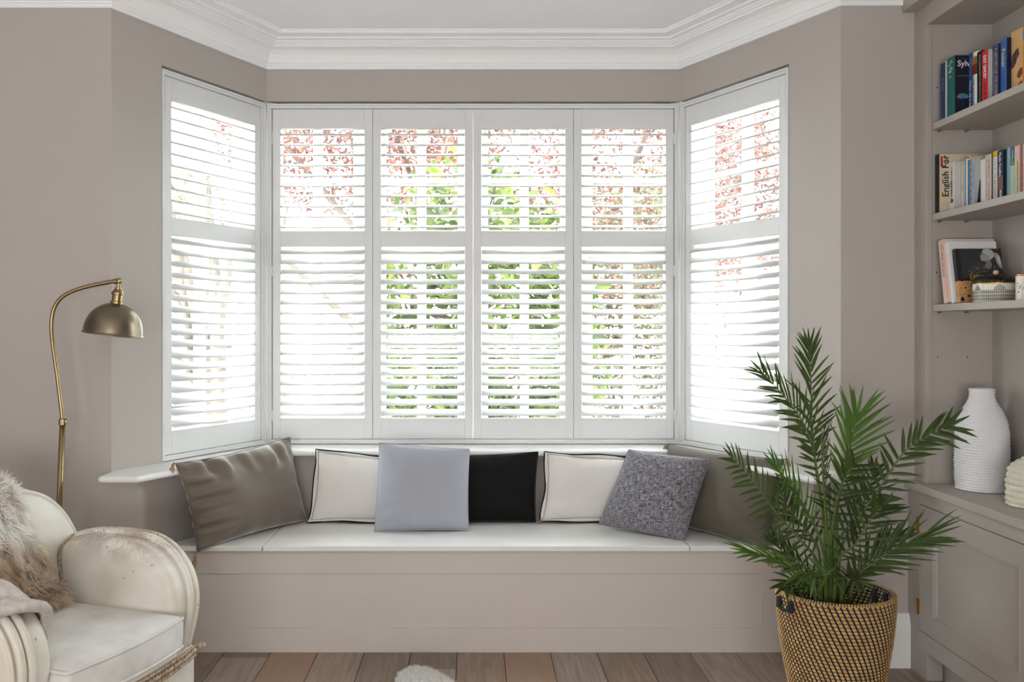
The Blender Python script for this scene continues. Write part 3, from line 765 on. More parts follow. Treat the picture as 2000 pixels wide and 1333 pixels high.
b = book('black book with a green spine title, left of the red book', 1908.4, 1917.8, 98, b['y0'], S1, (22, 24, 26), (30, 34, 40), group=G1)
spdash(b, (150, 176, 150), 0.06, 0.86, 0.1, 0.25)
b = book('red book with white and dark spine letters and a grey cover, on the top shelf', 1918, 1928.6, 96, b['y0'], S1, (206, 40, 44), (196, 194, 190), group=G1)
sptext(b, 'EXIT GHOST', (240, 236, 230), 0.08, b['T'] * 0.72, 0.0006, 0.40)
sptext(b, 'PHILIP ROTH', (60, 12, 16), 0.56, b['T'] * 0.72, 0.0002, 0.44)
flat(b, [(0.28, .62), (.5, .62), (.5, .95), (.28, .95)], cm((180, 34, 34)))
flat(b, [(0.34, .34), (.55, .34), (.55, .55), (.40, .55)], cm((60, 38, 30)))
b = book('navy book with a long gold spine title, between the red and the bright blue book', 1938, 1949.8, 84, b['y0'], S1, (52, 62, 104), (26, 30, 56), group=G1)
sptext(b, 'A HISTORY OF THE WORLD IN', (206, 178, 120), 0.06, b['T'] * 0.5, 0.0002, 0.9, dy=-0.12)
spdash(b, (150, 150, 170), 0.1, 0.8, -0.25, 0.14)
b = book('bright blue book with yellow spine letters, on the top shelf', 1954, 1965.2, 73, b['y0'], S1, (62, 104, 172), (20, 28, 62), group=G1)
sptext(b, 'Foster', (236, 214, 130), 0.15, b['T'] * 0.8, 0.0003, 0.32)
spdash(b, (40, 70, 130), 0.5, 0.75, 0, 0.25)
spdash(b, (226, 210, 140), 0.93, 0.955, 0, 0.35)
b = book('thick tan book with a close-up face printed on it, on the top shelf', 1975, 1997.5, 52, b['y0'], S1, (214, 170, 112), (170, 120, 80), group=G1)
def spflat(b, poly, col):
    mb = MB(); mb.add([(b['Xs'] - 0.0006, b['y1'] + (b['y0'] - b['y1']) * x, b['zb'] + b['H'] * z) for x, z in poly], [tuple(range(len(poly)))])
    build('spine_print', mb, cm(col), b['root'])
spflat(b, [(.5, .34), (.62, .40), (.85, .44), (.98, .42), (.98, .34), (.8, .30), (.62, .30)], (120, 62, 40))
spflat(b, [(.4, .14), (.55, .2), (.75, .24), (.98, .25), (.98, .17), (.7, .13)], (150, 70, 58))
spflat(b, [(.45, .08), (.65, .11), (.98, .13), (.98, .06), (.6, .05)], (112, 48, 44))
spflat(b, [(.0, .5), (.1, .47), (.3, .5), (.52, .58), (.7, .64), (.6, .74), (.3, .7), (.05, .66)], (92, 74, 66))
spdash(b, (206, 190, 170), 0.29, 0.46, -0.15, 0.12); spdash(b, (206, 190, 170), 0.30, 0.45, 0.1, 0.1)
b = book('orange book with a blue top at the right end of the top shelf', 1997.8, 2014, 48, b['y0'], S1, (214, 132, 40), (60, 120, 190), group=G1)
spband(b, (70, 140, 206), 0.02, 0.16)

S2 = SH[1]; y = 3.2825
b = book('large beige book with big black cover letters and black spine, on the second shelf', 1826.6, 1833.8, 301, y, S2, (30, 32, 38), (206, 194, 168), depth=0.20, group=G2)
cvtext(b, 'English For', (28, 26, 24), 0.13, 0.27, 0.036, (0, 0, 1), (-1, 0, 0), 0.0005)
cvtext(b, 'Wyn', (206, 170, 150), 0.02, 0.14, 0.032)
for (x0, x1, z0, z1, c_) in ((.03, .07, .78, .96, (176, 60, 44)), (.07, .14, .945, .96, (176, 60, 44)), (.07, .14, .78, .795, (176, 60, 44)), (.05, .2, .865, .88, (176, 60, 44)), (.01, .03, .27, .37, (224, 190, 60)), (.02, .2, .26, .275, (224, 190, 60)), (.2, .22, .27, .4, (224, 190, 60)), (.06, .075, .5, .66, (190, 140, 90)), (.06, .16, .655, .67, (190, 140, 90))):
    flat(b, [(x0, z0), (x1, z0), (x1, z1), (x0, z1)], cm(c_))

b = book('white paperback with red and black spine letters, on the second shelf', 1855, 1863, 316, b['y0'], S2, (224, 218, 212), (200, 196, 194), group=G2)
sptext(b, 'television', (30, 28, 28), 0.36, b['T'] * 0.8, 0.0004, 0.34)
spdash(b, (150, 60, 50), 0.1, 0.34, 0, 0.3)
spflat(b, [(.2, .19), (.8, .19), (.9, .24), (.6, .28), (.3, .27)], (110, 50, 40))
cvtext(b, 't', (20, 20, 20), 0.5, 0.15, 0.035, bold=0.001)
flat(b, [(.35, .45), (.5, .48), (.7, .7), (.7, .4), (.5, .36)], cm((70, 74, 78)))
b = book('grey-green paperback with white spine letters, on the second shelf', 1875.8, 1883.5, 313, b['y0'], S2, (186, 184, 174), (150, 156, 138), group=G2)
sptext(b, 'BAD BLOOD', (236, 236, 230), 0.1, b['T'] * 0.55, 0.0002, 0.36)
spdash(b, (230, 230, 224), 0.6, 0.9, 0, 0.35)
b = book('thin white book, left of the blue and white book on the second shelf', 1886.8, 1890, 310, b['y0'], S2, (228, 228, 228), group=G2)
b = book('white book with a bright blue spine panel, on the second shelf', 1890.2, 1895.2, 304, b['y0'], S2, (228, 226, 222), (210, 150, 60), group=G2)
spband(b, (54, 118, 186), 0.07, 0.62); spband(b, (28, 104, 190), 0.62, 0.95)
spflat(b, [(.2, .95), (.8, .95), (.8, .985), (.2, .985)], (190, 40, 40))
b = book('orange and navy patterned thin book on the second shelf', 1895.4, 1898, 304, b['y0'], S2, (214, 150, 66), group=G2)
for q in range(7): spflat(b, [(0.1, .06 + q * .13), (.9, .06 + q * .13), (.6, .12 + q * .13)], (36, 50, 96))
b = book('pale blue book with a dark animal on its cover, on the second shelf', 1898.2, 1904, 305, b['y0'], S2, (158, 180, 196), (172, 178, 172), group=G2)
flat(b, [(.05, .06), (.08, .3), (.12, .55), (.3, .62), (.5, .56), (.6, .1), (.3, .02)], cm((24, 40, 42)))
flat(b, [(.06, .14), (.2, .2), (.3, .12), (.15, .08)], cm((60, 116, 112)))
cvtext(b, 'J', (40, 40, 40), 0.15, 0.93, 0.016)
spdash(b, (70, 100, 130), 0.15, 0.6, 0, 0.25)
b = book('plain white book in the middle of the second shelf', 1914.8, 1923.8, 310, b['y0'], S2, (226, 224, 226), group=G2)
b = book('cream paperback with brown spine letters, on the second shelf', 1924, 1935.6, 300, b['y0'], S2, (212, 200, 184), (90, 80, 110), group=G2)
sptext(b, 'IAN McEWAN  THE INNOCENT', (130, 108, 90), 0.1, b['T'] * 0.4, 0.0001, 0.85, dy=-0.15)
spdash(b, (160, 140, 116), 0.08, 0.8, -0.25, 0.16)
b = book('white book with tan spine letters and a yellow top, on the second shelf', 1939.5, 1947.6, 294.5, b['y0'], S2, (226, 224, 214), group=G2)
spband(b, (228, 196, 20), 0.0, 0.11)
sptext(b, 'HOW TO BE HAPPIER', (160, 130, 104), 0.14, b['T'] * 0.7, 0.0001, 0.83)
b = book('dark navy book with white spine letters and a brown picture at the base', 1947.8, 1959, 292, b['y0'], S2, (38, 42, 66), (16, 18, 34), group=G2)
sptext(b, 'Paulo Coelho', (232, 230, 226), 0.04, b['T'] * 0.55, 0.0004, 0.44)
spband(b, (112, 92, 84), 0.47, 0.72); spband(b, (74, 62, 66), 0.72, 0.97)
spdash(b, (226, 222, 216), 0.73, 0.94, 0.1, 0.35)
b = book('teal thin book between the navy book and the light blue book', 1965, 1967, 289, b['y0'], S2, (48, 130, 120), group=G2)
b = book('light blue book with a faded spine title, on the second shelf', 1967.2, 1973.3, 287.5, b['y0'], S2, (150, 176, 196), group=G2)
spdash(b, (110, 140, 160), 0.2, 0.85, 0, 0.35)
b = book('mint green book with a dark green top panel, on the second shelf', 1973.5, 1981.4, 286, b['y0'], S2, (170, 198, 170), group=G2)
spband(b, (62, 96, 84), 0.0, 0.33); sptext(b, 'HARPER LEE', (214, 226, 214), 0.04, b['T'] * 0.45, 0.0001, 0.27)
b = book('beige and pink book left of the rust brown book on the second shelf', 1982, 1991.6, 283, b['y0'], S2, (206, 192, 172), group=G2)
spband(b, (214, 186, 196), 0.02, 0.2); spdash(b, (120, 104, 90), 0.28, 0.85, 0.1, 0.3)
b = book('rust brown book toward the right end of the second shelf', 1992, 1997.6, 280, b['y0'], S2, (170, 92, 52), group=G2)
b = book('sky blue book at the right edge of the second shelf', 1998, 2010, 278, b['y0'], S2, (150, 206, 226), group=G2)

# leaning books on the third shelf
S3 = SH[2]
def leaning(label, Xs, yb, T, H, depth, lean, col, cover=None):
    r = thing('book', label, 'book', (Xs, yb, S3 + 0.0008 + T * math.sin(lean)), 0, 'books leaning on the third shelf')
    r.rotation_euler = (-lean, 0, 0); t = 0.0028
    mb = MB(); mb.prism([(0, 0), (depth, 0), (depth, t), (t, t), (t, T - t), (depth, T - t), (depth, T), (0, T)], 0, H)
    build('cover', mb, cm(col), r, local=True)
    build('page_block', MB().box(t + 0.0004, depth - 0.003, t + 0.0002, T - t - 0.0002, 0.002, H - 0.003), M_page, r, local=True)
    OFF[r.name] = Vector((0, 0, 0))
    return r
# local frame: y from near face (0) to far face (T)
r = leaning('pale pink hardback leaning at the left end of the third shelf', 1.795, 3.186, 0.034, 0.246, 0.195, 0.17, (222, 196, 186))
lettering('MAD  ABOUT  THE  HOUSE', 0.014, frame((-0.0006, 0.017, 0.228), (0, 0, -1), (0, -1, 0)), M_black, r, maxw=0.125)
build('cover_band', MB().box(-0.0005, 0.002, 0.0005, 0.006, 0, 0.246), cm((226, 160, 140)), r, local=True)
r = leaning('white hardback leaning between the pink book and the black leopard book', 1.803, 3.168, 0.0155, 0.238, 0.182, 0.172, (222, 222, 224))
def leopard_mat():
    m = bpy.data.materials.new('leopard_print'); m.use_nodes = True; nt = m.node_tree; n = nt.nodes; l = nt.links
    b = n['Principled BSDF']; b.inputs['Roughness'].default_value = 0.4
    tc = n.new('ShaderNodeTexCoord'); mp = n.new('ShaderNodeMapping'); mp.inputs['Scale'].default_value = (45, 1, 62)
    l.new(tc.outputs['Object'], mp.inputs['Vector'])
    vo = n.new('ShaderNodeTexVoronoi'); vo.inputs['Scale'].default_value = 1.0; vo.inputs['Randomness'].default_value = 0.7
    l.new(mp.outputs[0], vo.inputs['Vector'])
    cr = n.new('ShaderNodeValToRGB'); e = cr.color_ramp.elements
    e[0].position = 0.30; e[0].color = srgb(28, 22, 20); e[1].position = 0.40; e[1].color = srgb(206, 160, 112)
    q = e.new(0.9); q.color = srgb(184, 124, 74)
    l.new(vo.outputs['Distance'], cr.inputs['Fac']); l.new(cr.outputs['Color'], b.inputs['Base Color']); return m
r = leaning('black book with a photograph of a woman with a ponytail and a leopard print band', 1.812, 3.142, 0.019, 0.206, 0.172, 0.172, (36, 36, 38))
build('leopard_band', MB().box(-0.0005, 0.172, -0.0009, 0.0192, 0.0, 0.082), leopard_mat(), r, local=True)
def pr_(poly, col, k):
    mb = MB(); mb.add([(x, -0.0006 - 0.0003 * k, z) for x, z in poly], [tuple(range(len(poly)))])
    build('cover_print', mb, cm(col), r, local=True)
def sc(pts):    # pixels of the cover picture -> cover plane
    return [((u - 300) / 755.0 * 0.172, 0.206 - (v - 275) / 840.0 * 0.206) for u, v in pts]
pr_(sc([(365, 280), (1030, 280), (1050, 735), (380, 735)]), (52, 52, 54), 0)
pr_(sc([(480, 620), (520, 560), (580, 500), (680, 470), (760, 540), (850, 560), (930, 590), (1000, 640), (1010, 730), (480, 730)]), (62, 62, 64), 1)
rr = random.Random(3)
for q in range(60):
    u = rr.uniform(500, 980); v = rr.uniform(520 + abs(u - 740) * 0.18, 720); s_ = rr.uniform(6, 16)
    pr_(sc([(u - s_, v), (u, v - s_ * 0.7), (u + s_, v + 3), (u + 2, v + s_ * 0.8)]), rr.choice([(170, 168, 164), (120, 118, 116), (26, 26, 28)]), 2)
pr_(sc([(760, 450), (850, 430), (880, 520), (850, 600), (760, 570), (790, 500)]), (120, 119, 118), 3)
pr_(sc([(740, 320), (715, 360), (695, 395), (705, 410), (698, 430), (706, 448), (715, 468), (770, 475), (840, 455), (870, 400), (860, 330), (800, 300)]), (150, 149, 148), 4)
pr_(sc([(735, 325), (760, 285), (820, 272), (890, 295), (930, 340), (925, 400), (880, 440), (840, 452), (845, 400), (800, 370), (770, 350)]), (176, 174, 170), 5)
pr_(sc([(920, 340), (980, 345), (1025, 400), (1040, 500), (1048, 600), (1000, 570), (960, 500), (940, 420)]), (150, 148, 145), 5)
pr_(sc([(985, 370), (1012, 420), (1026, 520), (1000, 520), (975, 440)]), (196, 194, 190), 6)
pr_(sc([(716, 362), (745, 356), (748, 368), (722, 374)]), (40, 40, 40), 6)
lettering('LEOPARD', 0.024, frame((0.044, -0.0034, 0.094), (1, 0, 0), (0, 0, 1)), cm((214, 168, 40)), r, bold=0.0004, maxw=0.118)

# ------------------------------------------------------------------ trinket box with domed lid
bxC = Vector((1.884, 3.045, S3)); br = 0.073
tb = thing('trinket_box', 'round white box printed with a domed building, under a black ribbed lid', 'box', bxC)
M_china = mat('white_china', srgb(222, 218, 204), 0.25, var=0.02)
M_blk = mat('black_glaze', srgb(24, 23, 23), 0.35)
build('body', MB().lathe([(0, 0.0008), (br - 0.003, 0.0008), (br, 0.004), (br, 0.070), (0, 0.070)], 48, bxC), M_china, tb, smooth=False)
mb = MB(); n_, m_ = 96, 8; vs = []; fs = []
for j_ in range(m_ + 1):
    a = PI / 2 * j_ / m_; rr_ = (br + 0.001) * math.cos(a) ** 0.75 if j_ < m_ else 0.0; zz = 0.071 + 0.030 * math.sin(a)
    for i in range(n_):
        t = 2 * PI * i / n_; w = 1 + 0.025 * math.cos(t * 32) * math.cos(a)
        vs.append((bxC.x + rr_ * w * math.cos(t), bxC.y + rr_ * w * math.sin(t), bxC.z + zz))
for j_ in range(m_):
    for i in range(n_): fs.append((j_ * n_ + i, j_ * n_ + (i + 1) % n_, (j_ + 1) * n_ + (i + 1) % n_, (j_ + 1) * n_ + i))
fs.append(tuple(range(n_ - 1, -1, -1))); mb.add(vs, fs)
lid = build('lid', mb, M_blk, tb, smooth=True)
build('rim_band', MB().lathe([(br, 0.0665), (br + 0.0012, 0.0668), (br + 0.0012, 0.0705), (br, 0.071)], 48, bxC), M_hinge, tb, smooth=True)
build('knob', MB().lathe([(0, 0.100), (0.006, 0.100), (0.009, 0.106), (0.009, 0.112), (0.005, 0.117), (0, 0.118)], 16, bxC), cm((222, 170, 140)), lid, smooth=True)
def wrap(poly, col, name='printed_facade', k=1):
    pass
mbp = MB(); mbg = MB()
def wq(mb, s0, s1, z0, z1, k=0.0005):
    n = max(1, int((s1 - s0) / 0.004)); 
    for i in range(n):
        q = [s0 + (s1 - s0) * (i + e) / n for e in (0, 1)]
        pts = []
        for s, z in ((q[0], z0), (q[1], z0), (q[1], z1), (q[0], z1)):
            a = s / br - PI / 2 - 0.25
            pts.append((bxC.x + (br + k) * math.cos(a), bxC.y + (br + k) * math.sin(a), bxC.z + z))
        mb.add(pts, [(0, 1, 2, 3)])
for zz in (0.042, 0.0425, 0.030, 0.018, 0.006): wq(mbp, -0.22, 0.22, zz, zz + 0.0008)
for row in (0.008, 0.0195, 0.032):
    s = -0.22
    while s < 0.22: wq(mbp, s, s + 0.0026, row, row + 0.008); wq(mbg, s + 0.0026, s + 0.0034, row, row + 0.0095); s += 0.0058
for cs, hw in ((-0.01, 0.018), (0.065, 0.012), (-0.085, 0.012), (0.14, 0.018), (-0.16, 0.018)):
    for q in range(14):
        f0 = -1 + 2 * q / 14; f1 = f0 + 2 / 14 * 0.6; h = 0.018 * math.sqrt(max(0, 1 - ((f0 + f1) / 2) ** 2)) + 0.002
        wq(mbg, cs + f0 * hw, cs + f1 * hw, 0.042, 0.042 + h)
    wq(mbp, cs - 0.0005, cs + 0.0005, 0.06, 0.066); wq(mbp, cs - hw, cs + hw, 0.042, 0.044)
build('printed_facade', mbp, cm((52, 54, 52)), tb); build('printed_shading', mbg, cm((128, 130, 124)), tb)
cpC = Vector((1.895, 2.886, S3)); 
cup = thing('china_cup', 'white china cup with a gold rim beside the trinket box', 'cup', cpC)
cr_ = 0.036
build('body', MB().lathe([(0, 0.0008), (cr_ * 0.9, 0.0008), (cr_, 0.006), (cr_, 0.092), (cr_ - 0.003, 0.092), (cr_ - 0.003, 0.01), (0, 0.008)], 40, cpC), M_china, cup, smooth=False)
build('rim_band', MB().lathe([(cr_, 0.086), (cr_ + 0.0006, 0.0862), (cr_ + 0.0006, 0.0915), (cr_, 0.092)], 40, cpC), M_hinge, cup, smooth=True)
mbp = MB(); rr = random.Random(5)
for q in range(70):
    a = rr.uniform(PI * 0.6, PI * 1.9); z_ = rr.gauss(0.045, 0.012); s_ = rr.uniform(0.0015, 0.004)
    pts = [(cpC.x + (cr_ + 0.0005) * math.cos(a + da / cr_), cpC.y + (cr_ + 0.0005) * math.sin(a + da / cr_), cpC.z + z_ + dz) for da, dz in ((-s_, 0), (0, -s_ * 0.5), (s_, 0.0005), (0, s_ * 0.5))]
    mbp.add(pts, [(0, 1, 2, 3)])
build('printed_flowers', mbp, cm((50, 50, 54)), cup)

# ------------------------------------------------------------------ vases
def bumpy_vase(name, label, c, prof_pts, rows, cols, amp, m, seed, neck=None):
    root = thing(name, label, 'vase', c)
    pts = smoothpath([(r_, 0, z_) for r_, z_ in prof_pts], 24)
    n = 200; mb = MB(); vs = []; fs = []
    H = prof_pts[-1][1]
    L = [0]
    for i in range(1, len(pts)): L.append(L[-1] + (pts[i] - pts[i - 1]).length)
    dense = []
    M_ = 180
    for k in range(M_ + 1):
        s = L[-1] * k / M_
        i = max(0, min(len(L) - 2, next((q for q in range(len(L) - 1) if L[q + 1] >= s), len(L) - 2)))
        t = (s - L[i]) / max(1e-9, L[i + 1] - L[i]); dense.append((pts[i].lerp(pts[i + 1], t), s))
    for (p, s) in dense:
        rw = s / L[-1] * rows
        ri = int(rw); fr = rw - ri
        for i in range(n):
            a = 2 * PI * i / n
            shift = (ri % 2) * 0.5 + 0.8 * fn(ri * 0.7, seed, 0)
            cw = a / (2 * PI) * cols + shift
            cf = cw - math.floor(cw)
            rnd = fn(math.floor(cw) * 1.7 + 0.3, ri * 2.3 + 0.1, seed)
            h = math.sin(PI * fr) ** 0.7 * (math.sin(PI * cf) ** 0.6) * (0.8 + 0.6 * rnd)
            env = min(1, s / 0.06) * min(1, (L[-1] - s) / 0.03)
            r_ = p.x + (amp * (h - 0.5)) * env if p.x > 0.01 else p.x
            w = 1 + 0.01 * fn(math.cos(a) * 2, math.sin(a) * 2, p.z * 8 + seed)
            vs.append((c[0] + r_ * w * math.cos(a), c[1] + r_ * w * math.sin(a), c[2] + p.z))
    k = len(dense)
    for j in range(k - 1):
        for i in range(n): fs.append((j * n + i, j * n + (i + 1) % n, (j + 1) * n + (i + 1) % n, (j + 1) * n + i))
    fs.append(tuple(range(n - 1, -1, -1)))
    mb.add(vs, fs); build('body', mb, m, root, smooth=True, fix=False)
    r1 = prof_pts[-1][0]
    build('neck_lining', MB().lathe([(r1 + 0.001, H - 0.001), (r1 - 0.003, H + 0.0015), (r1 - 0.007, H - 0.001), (r1 - 0.009, H - 0.06), (0, H - 0.07)], 40, c), m, root, smooth=True)
    return root
M_vase = mat('matt_white_ceramic', srgb(226, 226, 227), 0.75, var=0.03, vscale=20)
M_vase2 = mat('cream_ceramic', srgb(206, 202, 184), 0.7, var=0.04, vscale=20)
bumpy_vase('vase', 'tall white ceramic vase with a knobbly woven texture on the cabinet', (1.906, 3.165, 0.7475),
           [(0.0, 0.0), (0.078, 0.0), (0.087, 0.012), (0.090, 0.06), (0.0905, 0.14), (0.089, 0.21), (0.083, 0.255), (0.066, 0.298), (0.048, 0.33), (0.043, 0.345), (0.0425, 0.365), (0.044, 0.378)], 46, 62, 0.0055, M_vase, 1)
bumpy_vase('vase', 'squat cream ceramic vase with dimpled sides at the right edge of the cabinet', (1.917, 2.865, 0.7475),
           [(0.0, 0.0), (0.086, 0.0), (0.094, 0.012), (0.094, 0.06), (0.092, 0.10), (0.080, 0.135), (0.05, 0.158), (0.036, 0.17), (0.034, 0.19)], 15, 34, 0.007, M_vase2, 4)

# ================================================================== palm in a woven basket
YP = 2.95; BC = Vector(((1631 - CX) * YP / F, YP, 0)); SYB = 0.86
palm = thing('potted_palm', 'green date palm in a black and tan woven basket beside the cabinet', 'plant', BC)
M_navy = mat('navy_coil', srgb(30, 34, 46), 0.8, var=0.1, bump=0.2, bscale=200)
def tan_mat():
    m = mat('tan_stitch', srgb(206, 170, 108), 0.6, var=0.2, vscale=30, col2=srgb(178, 138, 80)); return m
M_tan = tan_mat()
HB = 0.432
def brad(z): 
    t = z / HB; return 0.128 + 0.068 * (1 - (1 - t) ** 1.7) 
ROWS = 36; COLS = 64; rh = HB / ROWS
prof = [(0, 0.001), (brad(0), 0.001)]
for i in range(ROWS):
    prof += [(brad(i * rh) - 0.001, i * rh + 0.001), (brad((i + .5) * rh) + 0.0025, (i + .5) * rh)]
prof += [(brad(HB) + 0.001, HB), (brad(HB) - 0.006, HB + 0.005), (brad(HB) - 0.013, HB)]
for i in range(18): 
    z_ = HB * (1 - i / 18 * 0.32); prof += [(brad(z_) - 0.014, z_ - 0.004), (brad(z_) - 0.012, z_ - 0.009)]
basket = build('basket', MB().lathe(prof, 96, BC, sy=SYB), M_navy, palm, smooth=True)
mb = MB()
def stitch(z, a0, a1, inner=False, top=False):
    for_r = []
    vs = []
    for ia in range(4):
        a = a0 + (a1 - a0) * ia / 3
        for iz in range(4):
            t = iz / 3; zz = z + rh * (0.09 + 0.82 * t)
            h = 0.0006 + 0.0052 * math.sin(PI * t) ** 0.7 * (0.55 + 0.45 * math.sin(PI * (ia / 3)))
            if inner: r_ = brad(zz) - 0.0115 - h * 0.6
            else: r_ = brad(zz) + 0.0005 + h
            sl = (t - 0.5) * 0.028      # stitches lean with the coil
            vs.append((BC.x + r_ * math.cos(a - sl), BC.y + SYB * r_ * math.sin(a - sl), zz))
    mb.add(vs, [(i * 4 + j, (i + 1) * 4 + j, (i + 1) * 4 + j + 1, i * 4 + j + 1) for i in range(3) for j in range(3)])
for r_i in range(ROWS):
    sh_ = -r_i * 0.30
    for c_i in range(COLS):
        a0 = 2 * PI * (c_i + sh_) / COLS
        stitch(r_i * rh, a0, a0 + 2 * PI / COLS * 0.64)
        if r_i > ROWS - 12: stitch(r_i * rh, a0, a0 + 2 * PI / COLS * 0.62, inner=True)
for c_i in range(COLS * 2):      # stitches over the rim
    a0 = 2 * PI * c_i / COLS / 2; a1 = a0 + PI / COLS * 0.62; vs = []
    for a in (a0, a1):
        for rr_, zz in ((0.0045, -0.002), (0.002, 0.0045), (-0.006, 0.0075), (-0.0135, 0.003)):
            vs.append((BC.x + (brad(HB) + rr_) * math.cos(a), BC.y + SYB * (brad(HB) + rr_) * math.sin(a), HB + zz))
    mb.add(vs, [(i, 4 + i, 5 + i, i + 1) for i in range(3)])
st_ = build('stitches', mb, M_tan, basket, smooth=True); st_['kind'] = 'stuff'
for a in (math.radians(197), math.radians(12)):
    mb = MB(); c = Vector((math.cos(a), SYB * math.sin(a), 0)); tdir = Vector((-math.sin(a), math.cos(a), 0))
    for s in (-1, 1):
        for k_, (ro, z_) in enumerate(((0.008, HB - 0.03),)):
            p = BC + c * (brad(z_) + ro) + tdir * 0.03 * s + Vector((0, 0, z_))
            mb.box(-0.006, 0.006, -0.009, 0.009, -0.018, 0.018, Matrix.Translation(p) @ Matrix.Rotation(a, 4, 'Z'))
            p2 = BC + c * (brad(z_) - 0.019) + tdir * 0.03 * s + Vector((0, 0, z_))
            mb.box(-0.004, 0.004, -0.010, 0.010, -0.024, 0.024, Matrix.Translation(p2) @ Matrix.Rotation(a, 4, 'Z'))
    pts = [BC + c * (brad(HB - 0.03) + 0.012 + 0.005 * math.sin(PI * t)) + tdir * 0.06 * (t - 0.5) + Vector((0, 0, HB - 0.035 - 0.012 * math.sin(PI * t))) for t in [i / 8 for i in range(9)]]
    mb.tube(pts, 0.0045, 8)
    build('handle', mb, M_navy, basket, smooth=False)
soil = MB()
def soilf(u, v):
    a = 2 * PI * v; r_ = u * (brad(HB - 0.085) - 0.016)
    return (BC.x + r_ * math.cos(a), BC.y + SYB * r_ * math.sin(a), HB - 0.085 + 0.012 * fn(u * 6 * math.cos(a), u * 6 * math.sin(a), 2))
soil.grid(soilf, 10, 40)
build('soil', soil, mat('potting_soil', srgb(44, 34, 27), 0.95, var=0.4, vscale=60, bump=0.6, bscale=120), palm, smooth=True)

def leaf_mat(name, c1, c2, rough=0.38, tr=0.25):
    m = bpy.data.materials.new(name); m.use_nodes = True; nt = m.node_tree; n = nt.nodes; l = nt.links
    b = n['Principled BSDF']; b.inputs['Roughness'].default_value = rough; b.inputs['Specular IOR Level'].default_value = 0.4
    g = n.new('ShaderNodeNewGeometry'); cr = n.new('ShaderNodeValToRGB'); e = cr.color_ramp.elements
    e[0].color = c1; e[1].color = c2
    l.new(g.outputs['Random Per Island'], cr.inputs['Fac'])
    l.new(cr.outputs['Color'], b.inputs['Base Color'])
    t = n.new('ShaderNodeBsdfTranslucent'); l.new(cr.outputs['Color'], t.inputs['Color'])
    mx = n.new('ShaderNodeMixShader'); mx.inputs[0].default_value = tr
    out = n['Material Output']
    l.new(b.outputs[0], mx.inputs[1]); l.new(t.outputs[0], mx.inputs[2]); l.new(mx.outputs[0], out.inputs['Surface'])
    return m
M_palm = leaf_mat('palm_leaflet', srgb(50, 66, 34), srgb(80, 100, 48))
M_palm_fresh = leaf_mat('palm_leaflet_fresh', srgb(72, 108, 44), srgb(98, 132, 58), tr=0.35)
M_rach = mat('palm_rachis', srgb(86, 104, 52), 0.45, var=0.15, vscale=8)
def leaflet(mb, base, d, up, L, W, droop=0.12):
    """folded lance-shaped leaflet, six stations"""
    d = d.normalized(); side = d.cross(up)
    if side.length < 1e-4: side = d.orthogonal()
    side.normalize(); nn = side.cross(d).normalized()
    ts = (0, 0.10, 0.32, 0.6, 0.84, 1.0); ws = (0.35, 0.8, 1.0, 0.82, 0.42, 0.0)
    vs = []
    for t, w in zip(ts, ws):
        p = base + d * (L * t) + Vector((0, 0, -droop * L * t * t))
        vs += [p + side * (W * w / 2) + nn * (W * w * 0.22), p, p - side * (W * w / 2) + nn * (W * w * 0.22)]
    fs = []
    for i in range(len(ts) - 1):
        a = i * 3; b = a + 3
        fs += [(a, a + 1, b + 1, b), (a + 1, a + 2, b + 2, b + 1)]
    mb.add(vs, fs)
def frond(pts, face, npair, Lmax, ang=45, start=0.3, single=True, m=None, W=0.0108, lift=0.25, seed=0, endfrac=0.55, basefrac=0.55, droop=0.1, sides=(1, -1), r0=0.0065):
    rg = random.Random(seed)
    path = smoothpath(pts, 10); k = len(path)
    mb = MB(); mb.tube(path, [r0 * (1 - 0.82 * i / (k - 1)) for i in range(k)], 7)
    fr = build('frond', mb, M_rach, palm, smooth=True)
    face = Vector(face).normalized(); joined = MB()
    for i in range(npair):
        t = start + (1 - start) * (i + 0.5) / npair
        q = t * (k - 1); a = int(min(q, k - 2)); p = path[a].lerp(path[a + 1], q - a)
        T = (path[min(a + 2, k - 1)] - path[max(a - 1, 0)]).normalized()
        S = T.cross(face).normalized(); Nn = S.cross(T).normalized()
        u = (t - start) / (1 - start)
        lf = (basefrac + (1 - basefrac) * min(1, u / 0.35)) if u < 0.35 else (1 - (1 - endfrac) * ((u - 0.35) / 0.65) ** 1.5)
        for s in sides:
            an = math.radians(ang * (1.12 - 0.62 * u) + rg.uniform(-11, 11))
            d = T * math.cos(an) + S * (s * math.sin(an)) + Nn * (lift + rg.uniform(-0.12, 0.12))
            L = Lmax * 1.12 * lf * rg.uniform(0.85, 1.12); w = W * rg.uniform(0.85, 1.15)
            tgt = MB() if single else joined
            leaflet(tgt, p, d, Nn, L, w, droop * rg.uniform(0.3, 1.6))
            if single: build('leaflet', tgt, m or M_palm, fr, smooth=True, fix=False)
    tgt = MB() if single else joined
    leaflet(tgt, path[-1], (path[-1] - path[-3]), face, Lmax * endfrac * 0.9, W, 0.0)
    if single: build('leaflet', tgt, m or M_palm, fr, smooth=True, fix=False)
    else:
        o = build('leaflets', joined, m or M_palm, fr, smooth=True, fix=False); o['kind'] = 'stuff'
    return fr
def C(u, v, Y): return P(1380 + u / 1.869, 620 + v / 1.869, Y)
B0 = lambda dx=0, dy=0: Vector((BC.x - 0.01 + dx, YP + dy, HB - 0.07))
